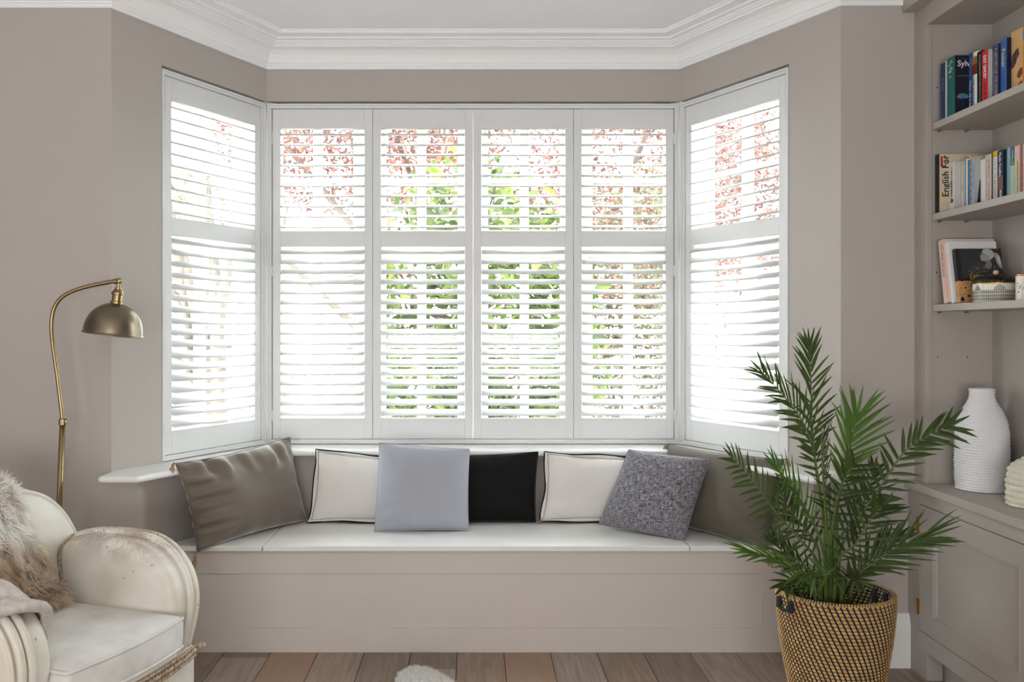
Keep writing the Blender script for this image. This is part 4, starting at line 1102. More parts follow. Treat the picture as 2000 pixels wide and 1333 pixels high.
# the tall fronds
frond([B0(0, .0), C(440, 880, 2.95), C(412, 620, 2.93), C(372, 430, 2.90), C(300, 310, 2.88), C(205, 205, 2.86)], (0.35, -1, 0.5), 22, 0.135, 50, 0.42, seed=1, lift=0.1, endfrac=0.62)
frond([B0(.01, .02), C(436, 800, 2.99), C(400, 560, 3.03), C(386, 400, 3.06), C(380, 210, 3.09), C(374, 105, 3.10)], (0.25, -1, 0.1), 23, 0.14, 46, 0.42, seed=2, lift=0.1)
frond([B0(.02, -.0), C(470, 780, 2.94), C(500, 580, 2.92), C(532, 440, 2.90), C(548, 365, 2.89)], (-0.3, -1, 0.2), 16, 0.16, 38, 0.45, seed=3, m=M_palm_fresh, lift=0.15, endfrac=0.8)
frond([B0(.03, .03), C(490, 850, 2.96), C(560, 730, 2.95), C(640, 610, 2.93), C(720, 495, 2.91), C(800, 435, 2.90), C(880, 396, 2.885)], (-0.2, -1, -0.25), 19, 0.105, 62, 0.32, seed=4, lift=0.1, endfrac=0.85, W=0.0135)
frond([B0(-.03, .01), C(405, 900, 2.93), C(330, 800, 2.90), C(250, 710, 2.87), C(170, 600, 2.84), C(95, 515, 2.80)], (0.3, -1, 0.45), 22, 0.125, 58, 0.25, seed=5, lift=0.1)
frond([B0(.04, -.02), C(545, 955, 2.90), C(620, 890, 2.87), C(700, 840, 2.84), C(790, 808, 2.80)], (0.1, -0.75, 0.8), 16, 0.15, 34, 0.25, seed=6, lift=0.1, endfrac=0.95)
frond([B0(-.04, -.03), C(430, 960, 2.84), C(340, 930, 2.78), C(250, 885, 2.74), C(165, 862, 2.71)], (0.2, -0.6, 0.9), 16, 0.13, 32, 0.22, seed=7, m=M_palm_fresh, lift=0.1, endfrac=0.8)
frond([B0(-.02, -.05), C(470, 930, 2.82), C(440, 940, 2.76), C(402, 945, 2.79), C(380, 972, 2.80)], (0.5, -0.6, 0.8), 14, 0.09, 55, 0.18, seed=8, lift=0.3, droop=0.0, m=M_palm_fresh, W=0.010)
# the inner and rear fronds, joined leaflets
frond([B0(0, -.02), C(440, 820, 2.86), C(430, 640, 2.80), C(420, 500, 2.77), C(418, 440, 2.76)], (0.9, -0.5, 0.2), 15, 0.12, 70, 0.4, seed=9, single=False)
frond([B0(-.01, .0), C(425, 850, 2.9), C(372, 720, 2.88), C(310, 620, 2.86), C(245, 540, 2.84)], (0.5, -0.9, 0.5), 14, 0.13, 34, 0.4, seed=10, single=False, m=M_palm_fresh)
frond([B0(.02, .05), C(470, 850, 3.0), C(540, 730, 3.03), C(585, 650, 3.05), C(610, 560, 3.06)], (-0.2, -1, 0.3), 15, 0.12, 60, 0.3, seed=11, single=False)
frond([B0(.03, -.03), C(480, 900, 2.85), C(540, 830, 2.80), C(600, 740, 2.77), C(640, 690, 2.75)], (0.2, -0.9, 0.5), 14, 0.13, 56, 0.25, seed=12, single=False)
frond([B0(-.02, .06), C(410, 860, 3.02), C(350, 760, 3.06), C(300, 700, 3.08), C(270, 620, 3.10)], (0.3, -1, 0.3), 13, 0.12, 56, 0.3, seed=13, single=False)
frond([B0(.04, .04), C(520, 960, 2.96), C(580, 900, 2.98), C(640, 850, 3.0), C(700, 800, 3.02)], (0, -0.8, 0.7), 12, 0.13, 44, 0.25, seed=14, single=False)
frond([B0(.0, -.06), C(500, 960, 2.80), C(520, 960, 2.74), C(532, 950, 2.80), C(548, 965, 2.80)], (-0.3, -0.6, 0.8), 12, 0.085, 55, 0.2, droop=0.0, lift=0.3, seed=15, single=False)
frond([B0(-.05, .03), C(390, 950, 2.96), C(330, 900, 2.97), C(290, 870, 2.98), C(250, 820, 3.0)], (0.2, -0.8, 0.6), 12, 0.11, 50, 0.25, seed=16, single=False)
frond([B0(0, .0), C(452, 860, 2.9), C(470, 700, 2.86), C(500, 600, 2.83), C(540, 540, 2.81)], (-0.3, -1, 0.2), 14, 0.115, 62, 0.35, seed=17, single=False)
frond([B0(-.03, -.04), C(400, 1000, 2.83), C(350, 960, 2.78), C(310, 960, 2.74), C(280, 985, 2.71)], (0.2, -0.8, 0.7), 11, 0.11, 50, 0.2, seed=18, single=False)
mb = MB()       # sheaths of the crown
for q in range(12):
    a = q * 2.4; r_ = 0.012 + 0.004 * (q % 4)
    mb.tube([Vector((BC.x - 0.01 + r_ * 1.6 * math.cos(a), YP + r_ * 1.6 * math.sin(a), HB - 0.09)), Vector((BC.x - 0.012 + r_ * math.cos(a), YP + r_ * math.sin(a), HB + 0.09)), Vector((BC.x - 0.018 + r_ * 1.5 * math.cos(a), YP + r_ * 1.5 * math.sin(a), HB + 0.27 + 0.05 * (q % 3)))], [0.010, 0.008, 0.004], 6)
build('crown_sheath', mb, M_rach, palm, smooth=True)

# ================================================================== armchair
def leather_mat():
    m = bpy.data.materials.new('aged_white_leather'); m.use_nodes = True; nt = m.node_tree; n = nt.nodes; l = nt.links
    b = n['Principled BSDF']; b.inputs['Roughness'].default_value = 0.42; b.inputs['Specular IOR Level'].default_value = 0.45
    tc = n.new('ShaderNodeTexCoord')
    n1 = n.new('ShaderNodeTexNoise'); n1.inputs['Scale'].default_value = 5; n1.inputs['Detail'].default_value = 6; l.new(tc.outputs['Object'], n1.inputs['Vector'])
    c1 = n.new('ShaderNodeValToRGB'); e = c1.color_ramp.elements
    e[0].position = 0.3; e[0].color = srgb(206, 198, 178); e[1].position = 0.6; e[1].color = srgb(228, 225, 215)
    l.new(n1.outputs['Fac'], c1.inputs['Fac'])
    # worn brown crackle on the upper rolls
    sp = n.new('ShaderNodeSeparateXYZ'); l.new(tc.outputs['Object'], sp.inputs[0])
    mr = n.new('ShaderNodeMapRange'); mr.inputs['From Min'].default_value = 0.57; mr.inputs['From Max'].default_value = 0.66; l.new(sp.outputs['Z'], mr.inputs['Value'])
    mh = n.new('ShaderNodeMapRange'); mh.inputs['From Min'].default_value = 0.70; mh.inputs['From Max'].default_value = 0.66; l.new(sp.outputs['Z'], mh.inputs['Value'])
    mm = n.new('ShaderNodeMath'); mm.operation = 'MULTIPLY'; l.new(mr.outputs[0], mm.inputs[0]); l.new(mh.outputs[0], mm.inputs[1])
    mxr = n.new('ShaderNodeMapRange'); mxr.inputs['From Min'].default_value = -0.47; mxr.inputs['From Max'].default_value = -0.40; l.new(sp.outputs['X'], mxr.inputs['Value'])
    mm2 = n.new('ShaderNodeMath'); mm2.operation = 'MULTIPLY'; l.new(mm.outputs[0], mm2.inputs[0]); l.new(mxr.outputs[0], mm2.inputs[1]); mm = mm2
    vo = n.new('ShaderNodeTexVoronoi'); vo.feature = 'DISTANCE_TO_EDGE'; vo.inputs['Scale'].default_value = 38
    nz = n.new('ShaderNodeTexNoise'); nz.inputs['Scale'].default_value = 14; nz.inputs['Detail'].default_value = 5; l.new(tc.outputs['Object'], nz.inputs['Vector'])
    mxv = n.new('ShaderNodeMix'); mxv.data_type = 'VECTOR'; mxv.inputs['Factor'].default_value = 0.12
    l.new(tc.outputs['Object'], mxv.inputs['A']); l.new(nz.outputs['Color'], mxv.inputs['B']); l.new(mxv.outputs['Result'], vo.inputs['Vector'])
    cr = n.new('ShaderNodeMapRange'); cr.inputs['From Min'].default_value = 0.05; cr.inputs['From Max'].default_value = 0.0; l.new(vo.outputs['Distance'], cr.inputs['Value'])
    nr = n.new('ShaderNodeMapRange'); nr.inputs['From Min'].default_value = 0.45; nr.inputs['From Max'].default_value = 0.62; l.new(nz.outputs['Fac'], nr.inputs['Value'])
    ad = n.new('ShaderNodeMath'); ad.operation = 'MAXIMUM'; l.new(cr.outputs[0], ad.inputs[0])
    half = n.new('ShaderNodeMath'); half.operation = 'MULTIPLY'; half.inputs[1].default_value = 0.6; l.new(nr.outputs[0], half.inputs[0]); l.new(half.outputs[0], ad.inputs[1])
    fac = n.new('ShaderNodeMath'); fac.operation = 'MULTIPLY'; l.new(ad.outputs[0], fac.inputs[0]); l.new(mm.outputs[0], fac.inputs[1])
    # scattered dark nicks everywhere
    n3 = n.new('ShaderNodeTexNoise'); n3.inputs['Scale'].default_value = 42; n3.inputs['Detail'].default_value = 3; l.new(tc.outputs['Object'], n3.inputs['Vector'])
    r3 = n.new('ShaderNodeMapRange'); r3.inputs['From Min'].default_value = 0.71; r3.inputs['From Max'].default_value = 0.76; r3.inputs['To Max'].default_value = 0.7; l.new(n3.outputs['Fac'], r3.inputs['Value'])
    f2 = n.new('ShaderNodeMath'); f2.operation = 'MAXIMUM'; l.new(fac.outputs[0], f2.inputs[0]); l.new(r3.outputs[0], f2.inputs[1])
    mx = n.new('ShaderNodeMix'); mx.data_type = 'RGBA'; mx.inputs['B'].default_value = srgb(142, 116, 100)
    l.new(f2.outputs[0], mx.inputs['Factor']); l.new(c1.outputs['Color'], mx.inputs['A']); l.new(mx.outputs['Result'], b.inputs['Base Color'])
    bp = n.new('ShaderNodeBump'); bp.inputs['Strength'].default_value = 0.12; bp.inputs['Distance'].default_value = 0.004
    l.new(nz.outputs['Fac'], bp.inputs['Height']); l.new(bp.outputs['Normal'], b.inputs['Normal'])
    return m
M_leather = leather_mat()
M_velv = fabric('off_white_velvet', srgb(230, 228, 224), 0.7, 0.15, 0.4, bscale=90, vscale=7, col2=srgb(205, 202, 198))
M_rope = mat('braided_trim', srgb(196, 184, 164), 0.85, var=0.2, vscale=60, col2=srgb(150, 120, 92))
ch = thing('armchair', 'worn white leather club armchair with rounded arms and an off-white velvet seat cushion', 'armchair', (-1.0346, 2.468, 0), math.radians(-20))
OFF[ch.name] = Vector((0, 0, 0))
def puffy(profile, h, r, mp, n=6):
    """solid from a closed 2D outline, edges rounded by r over thickness 2h"""
    pts = []
    for i, p in enumerate(profile):
        a_ = Vector(p); b_ = Vector(profile[(i + 1) % len(profile)]); q = max(1, int((b_ - a_).length / 0.03))
        pts += [a_.lerp(b_, e / q) for e in range(q)]
    k = len(pts)
    area_ = sum(pts[i].x * pts[(i + 1) % k].y - pts[(i + 1) % k].x * pts[i].y for i in range(k))
    nrm = []
    for i in range(k):
        t = (pts[(i + 1) % k] - pts[i - 1]).normalized(); nn = Vector((t.y, -t.x)) * (1 if area_ > 0 else -1); nrm.append(nn)
    mb = MB(); rings = []
    cs = []
    for i in range(n + 1):
        a = PI / 2 * i / n; cs.append((-(h - r) - r * math.cos(a), r * (1 - math.sin(a))))
    cs = cs + [(-c, i) for c, i in reversed(cs)]
    vs = []
    for c, inset in cs:
        for p, nn in zip(pts, nrm):
            q = p - nn * inset; vs.append(mp(q.x, q.y, c))
    fs = []
    m = len(cs)
    for j in range(m - 1):
        for i in range(k): fs.append((j * k + i, j * k + (i + 1) % k, (j + 1) * k + (i + 1) % k, (j + 1) * k + i))
    # caps as slightly domed fans
    for j, sgn in ((0, -1), (m - 1, 1)):
        c = sum(pts, Vector((0, 0))) / k
        prev = j * k
        for s_, dm in ((0.94, 0.003), (0.82, 0.007), (0.6, 0.011), (0.25, 0.015)):
            base = len(vs)
            for p, nn in zip(pts, nrm):
                q = c + (p - nn * r - c) * s_; vs.append(mp(q.x, q.y, sgn * (h + dm)))
            for i in range(k): fs.append((prev + i, prev + (i + 1) % k, base + (i + 1) % k, base + i))
            prev = base
        vs.append(mp(c.x, c.y, sgn * (h + 0.016))); e = len(vs) - 1
        for i in range(k): fs.append((prev + i, prev + (i + 1) % k, e))
    mb.add(vs, fs); return mb
arm_top = [(-0.035, 0.30), (-0.008, 0.40), (0.0, 0.475), (-0.022, 0.55), (-0.075, 0.612), (-0.15, 0.647), (-0.24, 0.655), (-0.33, 0.653), (-0.42, 0.643), (-0.49, 0.615), (-0.535, 0.565), (-0.55, 0.50)]
arm_top = [(p.x, p.y) for p in smoothpath([(x, z, 0) for x, z in arm_top], 4)]
arm_prof = arm_top + [(-0.55, 0.43), (-0.55, 0.36), (-0.545, 0.28), (-0.40, 0.26), (-0.25, 0.26), (-0.10, 0.26), (-0.045, 0.27)]
def seatpt(x): return x
for s in (1, -1):
    yc = 0.30 * s
    body = puffy(arm_prof, 0.066, 0.026, lambda a, b, c, yc=yc: (a, yc + c, b))
    a_o = build('arm', body, M_leather, ch, smooth=True, local=True)
    for off, rad_, ext in ((0.012, 0.0125, 0.006), (0.040, 0.0125, 0.004), (0.060, 0.006, -0.004)):
        pts = []
        for i, (x, z) in enumerate(arm_top):
            t = Vector(arm_top[min(i + 1, len(arm_top) - 1)]) - Vector(arm_top[max(i - 1, 0)]); t.normalize()
            nn = Vector((t.y, -t.x)); nn = nn if nn.x > -0.3 and (nn.x > 0 or nn.y > 0) else -nn
            if nn.y < 0 and z > 0.5: nn = -nn
            pts.append((x + nn.x * ext, yc + s * off, z + nn.y * ext))
        build('welt', MB().tube(pts, rad_, 10), M_leather, a_o, smooth=True, local=True)
# back
bp_half = [(0.365, 0.30), (0.37, 0.42), (0.362, 0.53), (0.335, 0.635), (0.285, 0.725), (0.21, 0.785), (0.11, 0.812), (0.0, 0.818)]
bp_half = [(p.x, p.y) for p in smoothpath([(x, z, 0) for x, z in bp_half], 4)]
back_top = bp_half + [(-x, z) for x, z in reversed(bp_half[:-1])]
back_prof = back_top + [(-0.2, 0.28), (0, 0.28), (0.2, 0.28)]
lean = 0.16
def bmap(a, b, c): return (-0.515 - lean * (b - 0.45) + c, a, b)
bk = build('backrest', puffy(back_prof, 0.062, 0.03, bmap), M_leather, ch, smooth=True, local=True)
for off, ext in ((0.035, 0.003), (0.0, 0.007), (-0.04, 0.003)):
    pts = []
    for i, (a, b) in enumerate(back_top):
        t = Vector(back_top[min(i + 1, len(back_top) - 1)]) - Vector(back_top[max(i - 1, 0)]); t.normalize(); nn = Vector((t.y, -t.x))
        if nn.x * a < 0 or (abs(a) < 0.05 and nn.y < 0): nn = -nn
        pts.append(bmap(a + nn.x * ext, b + nn.y * ext, off))
    build('welt', MB().tube(pts, 0.009, 10), M_leather, bk, smooth=True, local=True)
# twisted cord in the seam of arm and back
mb = MB()
cord = smoothpath([(-0.435, 0.222, 0.44), (-0.447, 0.222, 0.52), (-0.458, 0.224, 0.585), (-0.455, 0.236, 0.625), (-0.435, 0.262, 0.652)], 10)
for ph in (0, PI):
    mb.tube([Vector(p) + Vector((0, 0.003 * math.cos(i * 1.1 + ph), 0)) + Vector((0.003 * math.sin(i * 1.1 + ph), 0, 0)) for i, p in enumerate(cord)], 0.0032, 6)
build('cord', mb, M_rope, bk, smooth=True, local=True)
# base below the seat with bowed front
def bow(y): return 0.005 + 0.055 * (1 - (y / 0.36) ** 2)
ys = [-0.36 + 0.72 * i / 20 for i in range(21)]
poly = [(bow(y_) - 0.02, y_) for y_ in ys] + [(-0.50, 0.36), (-0.50, -0.36)]
build('base', MB().prism(poly, 0.06, 0.30), M_leather, ch, bevel=0.012, seg=3, local=True)
poly2 = [(bow(y_) - 0.006, y_) for y_ in ys if abs(y_) < 0.24] + [(-0.45, 0.232), (-0.45, -0.232)]
build('seat_platform', MB().prism(poly2, 0.29, 0.335), M_leather, ch, bevel=0.012, seg=3, local=True)
for zz, rr_ in ((0.302, 0.0065), (0.286, 0.0055), (0.318, 0.005)):
    mb = MB()
    pth = smoothpath([(bow(y_) + 0.001, y_, zz - 0.01 * abs(y_)) for y_ in ys if abs(y_) <= 0.34], 8)
    for ph in (0, PI):
        mb.tube([Vector(p) + Vector((rr_ * 0.5 * math.cos(i * 0.9 + ph), 0, rr_ * 0.5 * math.sin(i * 0.9 + ph))) for i, p in enumerate(pth)], rr_ * 0.7, 6)
    build('braid', mb, M_rope, ch, smooth=True, local=True)
mb = MB(); mb.lathe([(0, -0.012), (0.009, -0.009), (0.012, 0), (0.009, 0.009), (0, 0.012)], 10, (0.012, 0.35, 0.30)); mb.lathe([(0, -0.008), (0.007, -0.006), (0.008, 0), (0.006, 0.007), (0, 0.008)], 8, (0.026, 0.352, 0.304))
build('braid_knot', mb, M_rope, ch, smooth=True, local=True)
for sx in (-0.45, -0.04):
    for sy in (-0.3, 0.3): build('foot', MB().lathe([(0, 0), (0.022, 0), (0.03, 0.055), (0.03, 0.065), (0, 0.065)], 16, (sx, sy, 0)), mat('dark_wood_foot', srgb(60, 42, 32), 0.5), ch, smooth=False, local=True)
# seat cushion with bowed front
def cushion_seat():
    N = 26; mb = MB(); vs = []; fs = []
    out = []
    for i in range(N + 1):
        y_ = -0.232 + 0.464 * i / N; out.append((bow(y_) + 0.004, y_))
    k = []
    # outline: front bow then back straight
    outl = out + [(-0.44, 0.232 - 0.464 * i / N) for i in range(N + 1)]
    c = Vector((-0.2, 0))
    zs = [(0.0, 0.965), (0.008, 0.992), (0.03, 1.0), (0.055, 1.004), (0.082, 1.0), (0.098, 0.985), (0.106, 0.95), (0.116, 0.8), (0.124, 0.5), (0.127, 0.2)]
    n = len(outl)
    for dz, s_ in zs:
        for (x, y_) in outl:
            q = c + (Vector((x, y_)) - c) * s_
            w = 0.004 * fn(x * 9, y_ * 9, dz * 5) if s_ < 0.97 else 0
            vs.append((q.x, q.y, 0.335 + dz + w - 0.012 * (1 if dz > 0.03 else 0) * (q.x + 0.2) * -0.2))
    for j in range(len(zs) - 1):
        for i in range(n): fs.append((j * n + i, j * n + (i + 1) % n, (j + 1) * n + (i + 1) % n, (j + 1) * n + i))
    fs.append(tuple(range(n - 1, -1, -1))); fs.append(tuple(range((len(zs) - 1) * n, len(zs) * n)))
    mb.add(vs, fs)
    o = build('seat_cushion', mb, M_velv, ch, smooth=True, local=True)
    for dz in (0.010, 0.098):
        pts = []
        for (x, y_) in outl:
            q = c + (Vector((x, y_)) - c) * 1.0; pts.append((q.x, q.y, 0.335 + dz))
        build('piping', MB().tube(pts, 0.0048, 7, closed=True), M_velv, o, smooth=True, local=True)
cushion_seat()

# ------------------------------------------------------------------ fur
def fur_mat(name, stops, scale, seed=0.0, coord='Object'):
    m = bpy.data.materials.new(name); m.use_nodes = True; nt = m.node_tree; n = nt.nodes; l = nt.links
    b = n['Principled BSDF']; b.inputs['Roughness'].default_value = 0.75; b.inputs['Specular IOR Level'].default_value = 0.15; b.inputs['Sheen Weight'].default_value = 0.3
    at = n.new('ShaderNodeVertexColor'); at.layer_name = 'Col'
    l.new(at.outputs['Color'], b.inputs['Base Color'])
    t = n.new('ShaderNodeBsdfTranslucent'); l.new(at.outputs['Color'], t.inputs['Color'])
    mx = n.new('ShaderNodeMixShader'); mx.inputs[0].default_value = 0.45
    l.new(b.outputs[0], mx.inputs[1]); l.new(t.outputs[0], mx.inputs[2]); l.new(mx.outputs[0], n['Material Output'].inputs['Surface'])
    return m
def fur_patch(name, parent, surf, nu, nv, count, length, colfn, droop=0.5, seed=0, width=0.0016, flow=(0, 0, -1), local=True, layname='pelt'):
    """surf(u,v)->Vector; hide plus strand mesh with per-strand natural colour"""
    rg = np.random.default_rng(seed)
    mbp = MB(); mbp.grid(lambda u, v: tuple(surf(0.03 + 0.94 * u, 0.02 + 0.95 * v)), nu, nv)
    pelt = build(layname, mbp, mat('hide_' + name, srgb(222, 212, 198), 0.9), parent, smooth=True, fix=False, local=local)
    V = []; Fc = []; Cc = []
    flow = Vector(flow)
    for k in range(count):
        u, v = rg.random(), rg.random(); e = 0.002
        p = surf(u, v); du = surf(min(1, u + e), v) - surf(max(0, u - e), v); dv = surf(u, min(1, v + e)) - surf(u, max(0, v - e))
        nn = du.cross(dv)
        if nn.length < 1e-12: continue
        nn.normalize()
        if nn.dot(SURF_OUT(p)) < 0: nn = -nn
        clump = Vector((fn(u * 14, v * 14, 1), fn(u * 14, v * 14, 7), fn(u * 14, v * 14, 13)))
        L = length * rg.uniform(0.6, 1.15)
        d = (nn * 0.6 + flow * 0.55 + clump * 1.1 + Vector(rg.normal(0, 0.12, 3))).normalized()
        p1 = p + d * L * 0.5
        d2 = (d + flow * droop + clump * 0.3 + Vector(rg.normal(0, 0.12, 3))).normalized(); p2 = p1 + d2 * L * 0.5
        sd = d.cross(nn + Vector(rg.normal(0, 0.35, 3))); 
        if sd.length < 1e-6: continue
        sd.normalize(); w = width * rg.uniform(0.7, 1.3)
        o = len(V)
        V += [tuple(p - sd * w), tuple(p + sd * w), tuple(p1 + sd * w * 0.8), tuple(p1 - sd * w * 0.8), tuple(p2)]
        Fc += [(o, o + 1, o + 2, o + 3), (o + 3, o + 2, o + 4)]
        c = colfn(u, v, p); f = rg.uniform(0.88, 1.1)
        Cc += [(c[0] * f, c[1] * f, c[2] * f, 1)] * 5
    mb = MB(); mb.v = V; mb.f = Fc
    o = build('fur', mb, fur_mat('fur_' + name, None, 1), parent, smooth=False, fix=False, local=local)
    o['kind'] = 'stuff'
    ca = o.data.color_attributes.new('Col', 'FLOAT_COLOR', 'POINT')
    ca.data.foreach_set('color', np.array(Cc, dtype=np.float32).ravel())
    return o
# sheepskin hung over the chair back
sk = thing('sheepskin_throw', 'fluffy beige and brown sheepskin draped over the back of the armchair', 'sheepskin', (-1.0346, 2.468, 0), math.radians(-20)); OFF[sk.name] = Vector((0, 0, 0))
drp = smoothpath([(-0.665, 0, 0.62), (-0.668, 0, 0.76), (-0.640, 0, 0.832), (-0.57, 0, 0.842), (-0.505, 0, 0.79), (-0.465, 0, 0.70), (-0.432, 0, 0.60), (-0.385, 0, 0.515), (-0.345, 0, 0.485)], 8)
def sksurf(u, v):
    q = v * (len(drp) - 1); a = int(min(q, len(drp) - 2)); p = drp[a].lerp(drp[a + 1], q - a)
    edge = 0.125 + 0.03 * math.sin(v * 9) * (v) + 0.03 * max(0, v - 0.6) - 0.02 * max(0, 0.5 - v)
    y_ = -0.27 + (edge + 0.27) * u
    return Vector((p.x + 0.008 * fn(u * 5, v * 7, 3), y_, p.z + 0.006 * fn(u * 6, v * 6, 9)))
def SURF_OUT(p): return Vector((p.x + 0.57, 0, p.z - 0.55)) if p.z < 0.8 else Vector((0, 0, 1))
cA, cB, cC_, cD = [Vector(srgb(*c)[:3]) for c in ((253, 251, 247), (242, 234, 222), (178, 160, 144), (224, 194, 158))]
def skcol(u, v, p):
    nz_ = fn(u * 4, v * 6, 21); t = max(0, min(1, (v - 0.55) / 0.4 + nz_ * 0.6))
    c = cA.lerp(cB, max(0, min(1, 0.25 + nz_)))
    if v > 0.55:
        c = c.lerp(cD, t * 0.75)
        g = max(0, min(1, fn(u * 5 + 3, v * 7, 2) * 2.2 + 0.15)); c = c.lerp(cC_, g * 0.8 * min(1, (v - 0.55) / 0.15))
    return c
fur_patch('sheepskin', sk, sksurf, 14, 40, 30000, 0.048, skcol, 0.5, 3)
# knitted throw over the near arm
tw = thing('knitted_throw', 'pale ribbed throw lying over the near arm of the armchair', 'throw', (-1.0346, 2.468, 0), math.radians(-20)); OFF[tw.name] = Vector((0, 0, 0))
M_knit = mat('ribbed_throw', srgb(206, 200, 192), 0.9, var=0.10, vscale=40, bump=0.5, bscale=120, col2=srgb(186, 178, 170))
sec = [(-0.215, 0.54), (-0.218, 0.61), (-0.235, 0.655), (-0.27, 0.676), (-0.31, 0.680), (-0.35, 0.668), (-0.378, 0.63), (-0.385, 0.55), (-0.387, 0.44), (-0.389, 0.36)]
sec = [(p.x, p.y) for p in smoothpath([(a, b, 0) for a, b in sec], 5)]
def twf(u, v):
    y_, z_ = sec[min(len(sec) - 1, int(round(v * (len(sec) - 1))))]
    x = -0.07 - 0.34 * u + 0.05 * math.sin(v * 5) * (1 - u)
    dz = -max(0, x + 0.20) * 0.38 if x > -0.2 else 0
    f = 0.010 * math.sin(u * 26 + 2.0 * fn(u * 3, v * 3, 4)) + 0.006 * fn(u * 9, v * 9, 2)
    return (x, y_ - f * 0.6, z_ + dz + f + 0.008)
build('cloth', MB().grid(twf, 60, len(sec) - 1), M_knit, tw, smooth=True, solid=0.008, local=True)
fold = []
for i in range(30):
    t = i / 29; y_, z_ = sec[int(t * (len(sec) - 1))]; x = -0.07 + 0.05 * math.sin(t * 5); fold.append((x, y_ - 0.004, z_ + 0.012 - max(0, x + 0.2) * 0.38))
build('rolled_hem', MB().tube(fold, 0.016, 10), M_knit, tw, smooth=True, local=True)

# white sheepskin rug on the floor
rg_ = thing('sheepskin_rug', 'white long-haired sheepskin rug lying on the oak floor', 'rug', (-0.145, 2.855, 0)); OFF[rg_.name] = Vector((0, 0, 0))
rug_out = smoothpath([(-0.145, 0.42, 0), (-0.10, 0.49, 0), (-0.04, 0.485, 0), (0.02, 0.42, 0), (0.11, 0.29, 0), (0.30, 0.05, 0), (0.38, -0.25, 0), (0.33, -0.6, 0), (0.1, -0.85, 0), (-0.18, -0.82, 0), (-0.34, -0.55, 0), (-0.30, -0.2, 0), (-0.19, 0.1, 0), (-0.155, 0.30, 0), (-0.145, 0.42, 0)], 6)
rc = Vector((-0.02, -0.05, 0))
def rugs(u, v):
    q = v * (len(rug_out) - 1); a = int(min(q, len(rug_out) - 2)); p = rug_out[a].lerp(rug_out[a + 1], q - a)
    r_ = math.sqrt(u)
    w = rc + (p - rc) * r_ * 0.94
    return Vector((w.x, w.y, 0.004 + 0.014 * (1 - u ** 6)))
def SURF_OUT(p): return Vector((0, 0, 1))
rw_ = Vector(srgb(250, 249, 246)[:3])
fur_patch('white_sheepskin', rg_, rugs, 8, 60, 42000, 0.027, lambda u, v, p: rw_, 0.25, 5, width=0.0022, flow=(0, 0.1, 0.2))

# ================================================================== outside
M_lawn = mat('lawn_grass', srgb(70, 84, 36), 0.95, var=0.2, vscale=3, col2=srgb(88, 100, 50))
M_pave = mat('pale_paving', srgb(226, 223, 216), 0.9, var=0.05)
M_asph = mat('road_asphalt', srgb(150, 150, 150), 0.9, var=0.06)
struct('ground', MB().box(-40, 40, 4.7, 90, -0.32, -0.25), M_pave)
struct('lawn', MB().box(-9, 9, 8.2, 14.0, -0.25, -0.235), M_lawn)
struct('road', MB().box(-40, 40, 15.5, 22, -0.25, -0.24), M_asph)
M_bark = mat('bark', srgb(66, 58, 50), 0.9, var=0.2, vscale=10)
def leaf_cloud(parent, centre, radii, count, size, m, seed, shape=2, name='foliage', hollow=0.0):
    rg = random.Random(seed); mb = MB()
    for k in range(count):
        while True:
            p = Vector((rg.uniform(-1, 1), rg.uniform(-1, 1), rg.uniform(-1, 1)))
            if hollow < p.length < 1 and fn(p.x * shape + seed, p.y * shape, p.z * shape) > -0.12: break
        c = Vector(centre) + Vector((p.x * radii[0], p.y * radii[1], p.z * radii[2]))
        d = Vector((rg.gauss(0, 1), rg.gauss(0, 1), rg.gauss(-0.2, 0.7))).normalized()
        n_ = Vector((rg.gauss(0, 1), rg.gauss(-0.4, 1), rg.gauss(0.6, 1))); s_ = d.cross(n_)
        if s_.length < 1e-3: continue
        s_.normalize(); n2 = s_.cross(d); L = size * rg.uniform(0.7, 1.3); w = L * 0.27
        mb.add([c, c + d * L * 0.3 + s_ * w * 0.8 + n2 * w * .3, c + d * L * 0.65 + s_ * w * 0.75 + n2 * w * .25, c + d * L, c + d * L * 0.65 - s_ * w * 0.75 + n2 * w * .25, c + d * L * 0.3 - s_ * w * 0.8 + n2 * w * .3, c + d * L * 0.5],
               [(0, 6, 2, 1), (2, 6, 3), (6, 0, 5, 4), (3, 6, 4)])
    o = build(name, mb, m, parent, fix=False); o['kind'] = 'stuff'; return o
def branches(parent, base, targets, r0, seed, name='trunk'):
    rg = random.Random(seed); mb = MB(); base = Vector(base)
    for t in targets:
        t = Vector(t); mid = base.lerp(t, 0.5) + Vector((rg.uniform(-.15, .15), rg.uniform(-.15, .15), rg.uniform(0, .2)))
        path = smoothpath([base, base.lerp(mid, 0.5) + Vector((0, 0, 0.05)), mid, t], 5)
        mb.tube(path, [r0 * (1 - 0.8 * i / (len(path) - 1)) for i in range(len(path))], 6)
        for q in range(4):
            s = path[rg.randint(6, len(path) - 1)]; e = s + Vector((rg.uniform(-.5, .5), rg.uniform(-.3, .3), rg.uniform(-.1, .5)))
            mb.tube([s, s.lerp(e, .5) + Vector((0, 0, .05)), e], [r0 * 0.28, r0 * 0.2, r0 * 0.1], 5)
    build(name, mb, M_bark, parent, smooth=True)
M_green = leaf_mat('shrub_leaf', srgb(40, 56, 18), srgb(96, 116, 36), 0.5, 0.35)
M_copper = leaf_mat('copper_leaf', srgb(54, 31, 30), srgb(108, 64, 50), 0.5, 0.35)
M_olive = leaf_mat('olive_leaf', srgb(56, 58, 34), srgb(92, 84, 54), 0.5, 0.3)
sb = thing('garden_shrub', 'leafy green shrub growing close outside the middle shutters', 'shrub', (0.1, 5.75, -0.25))
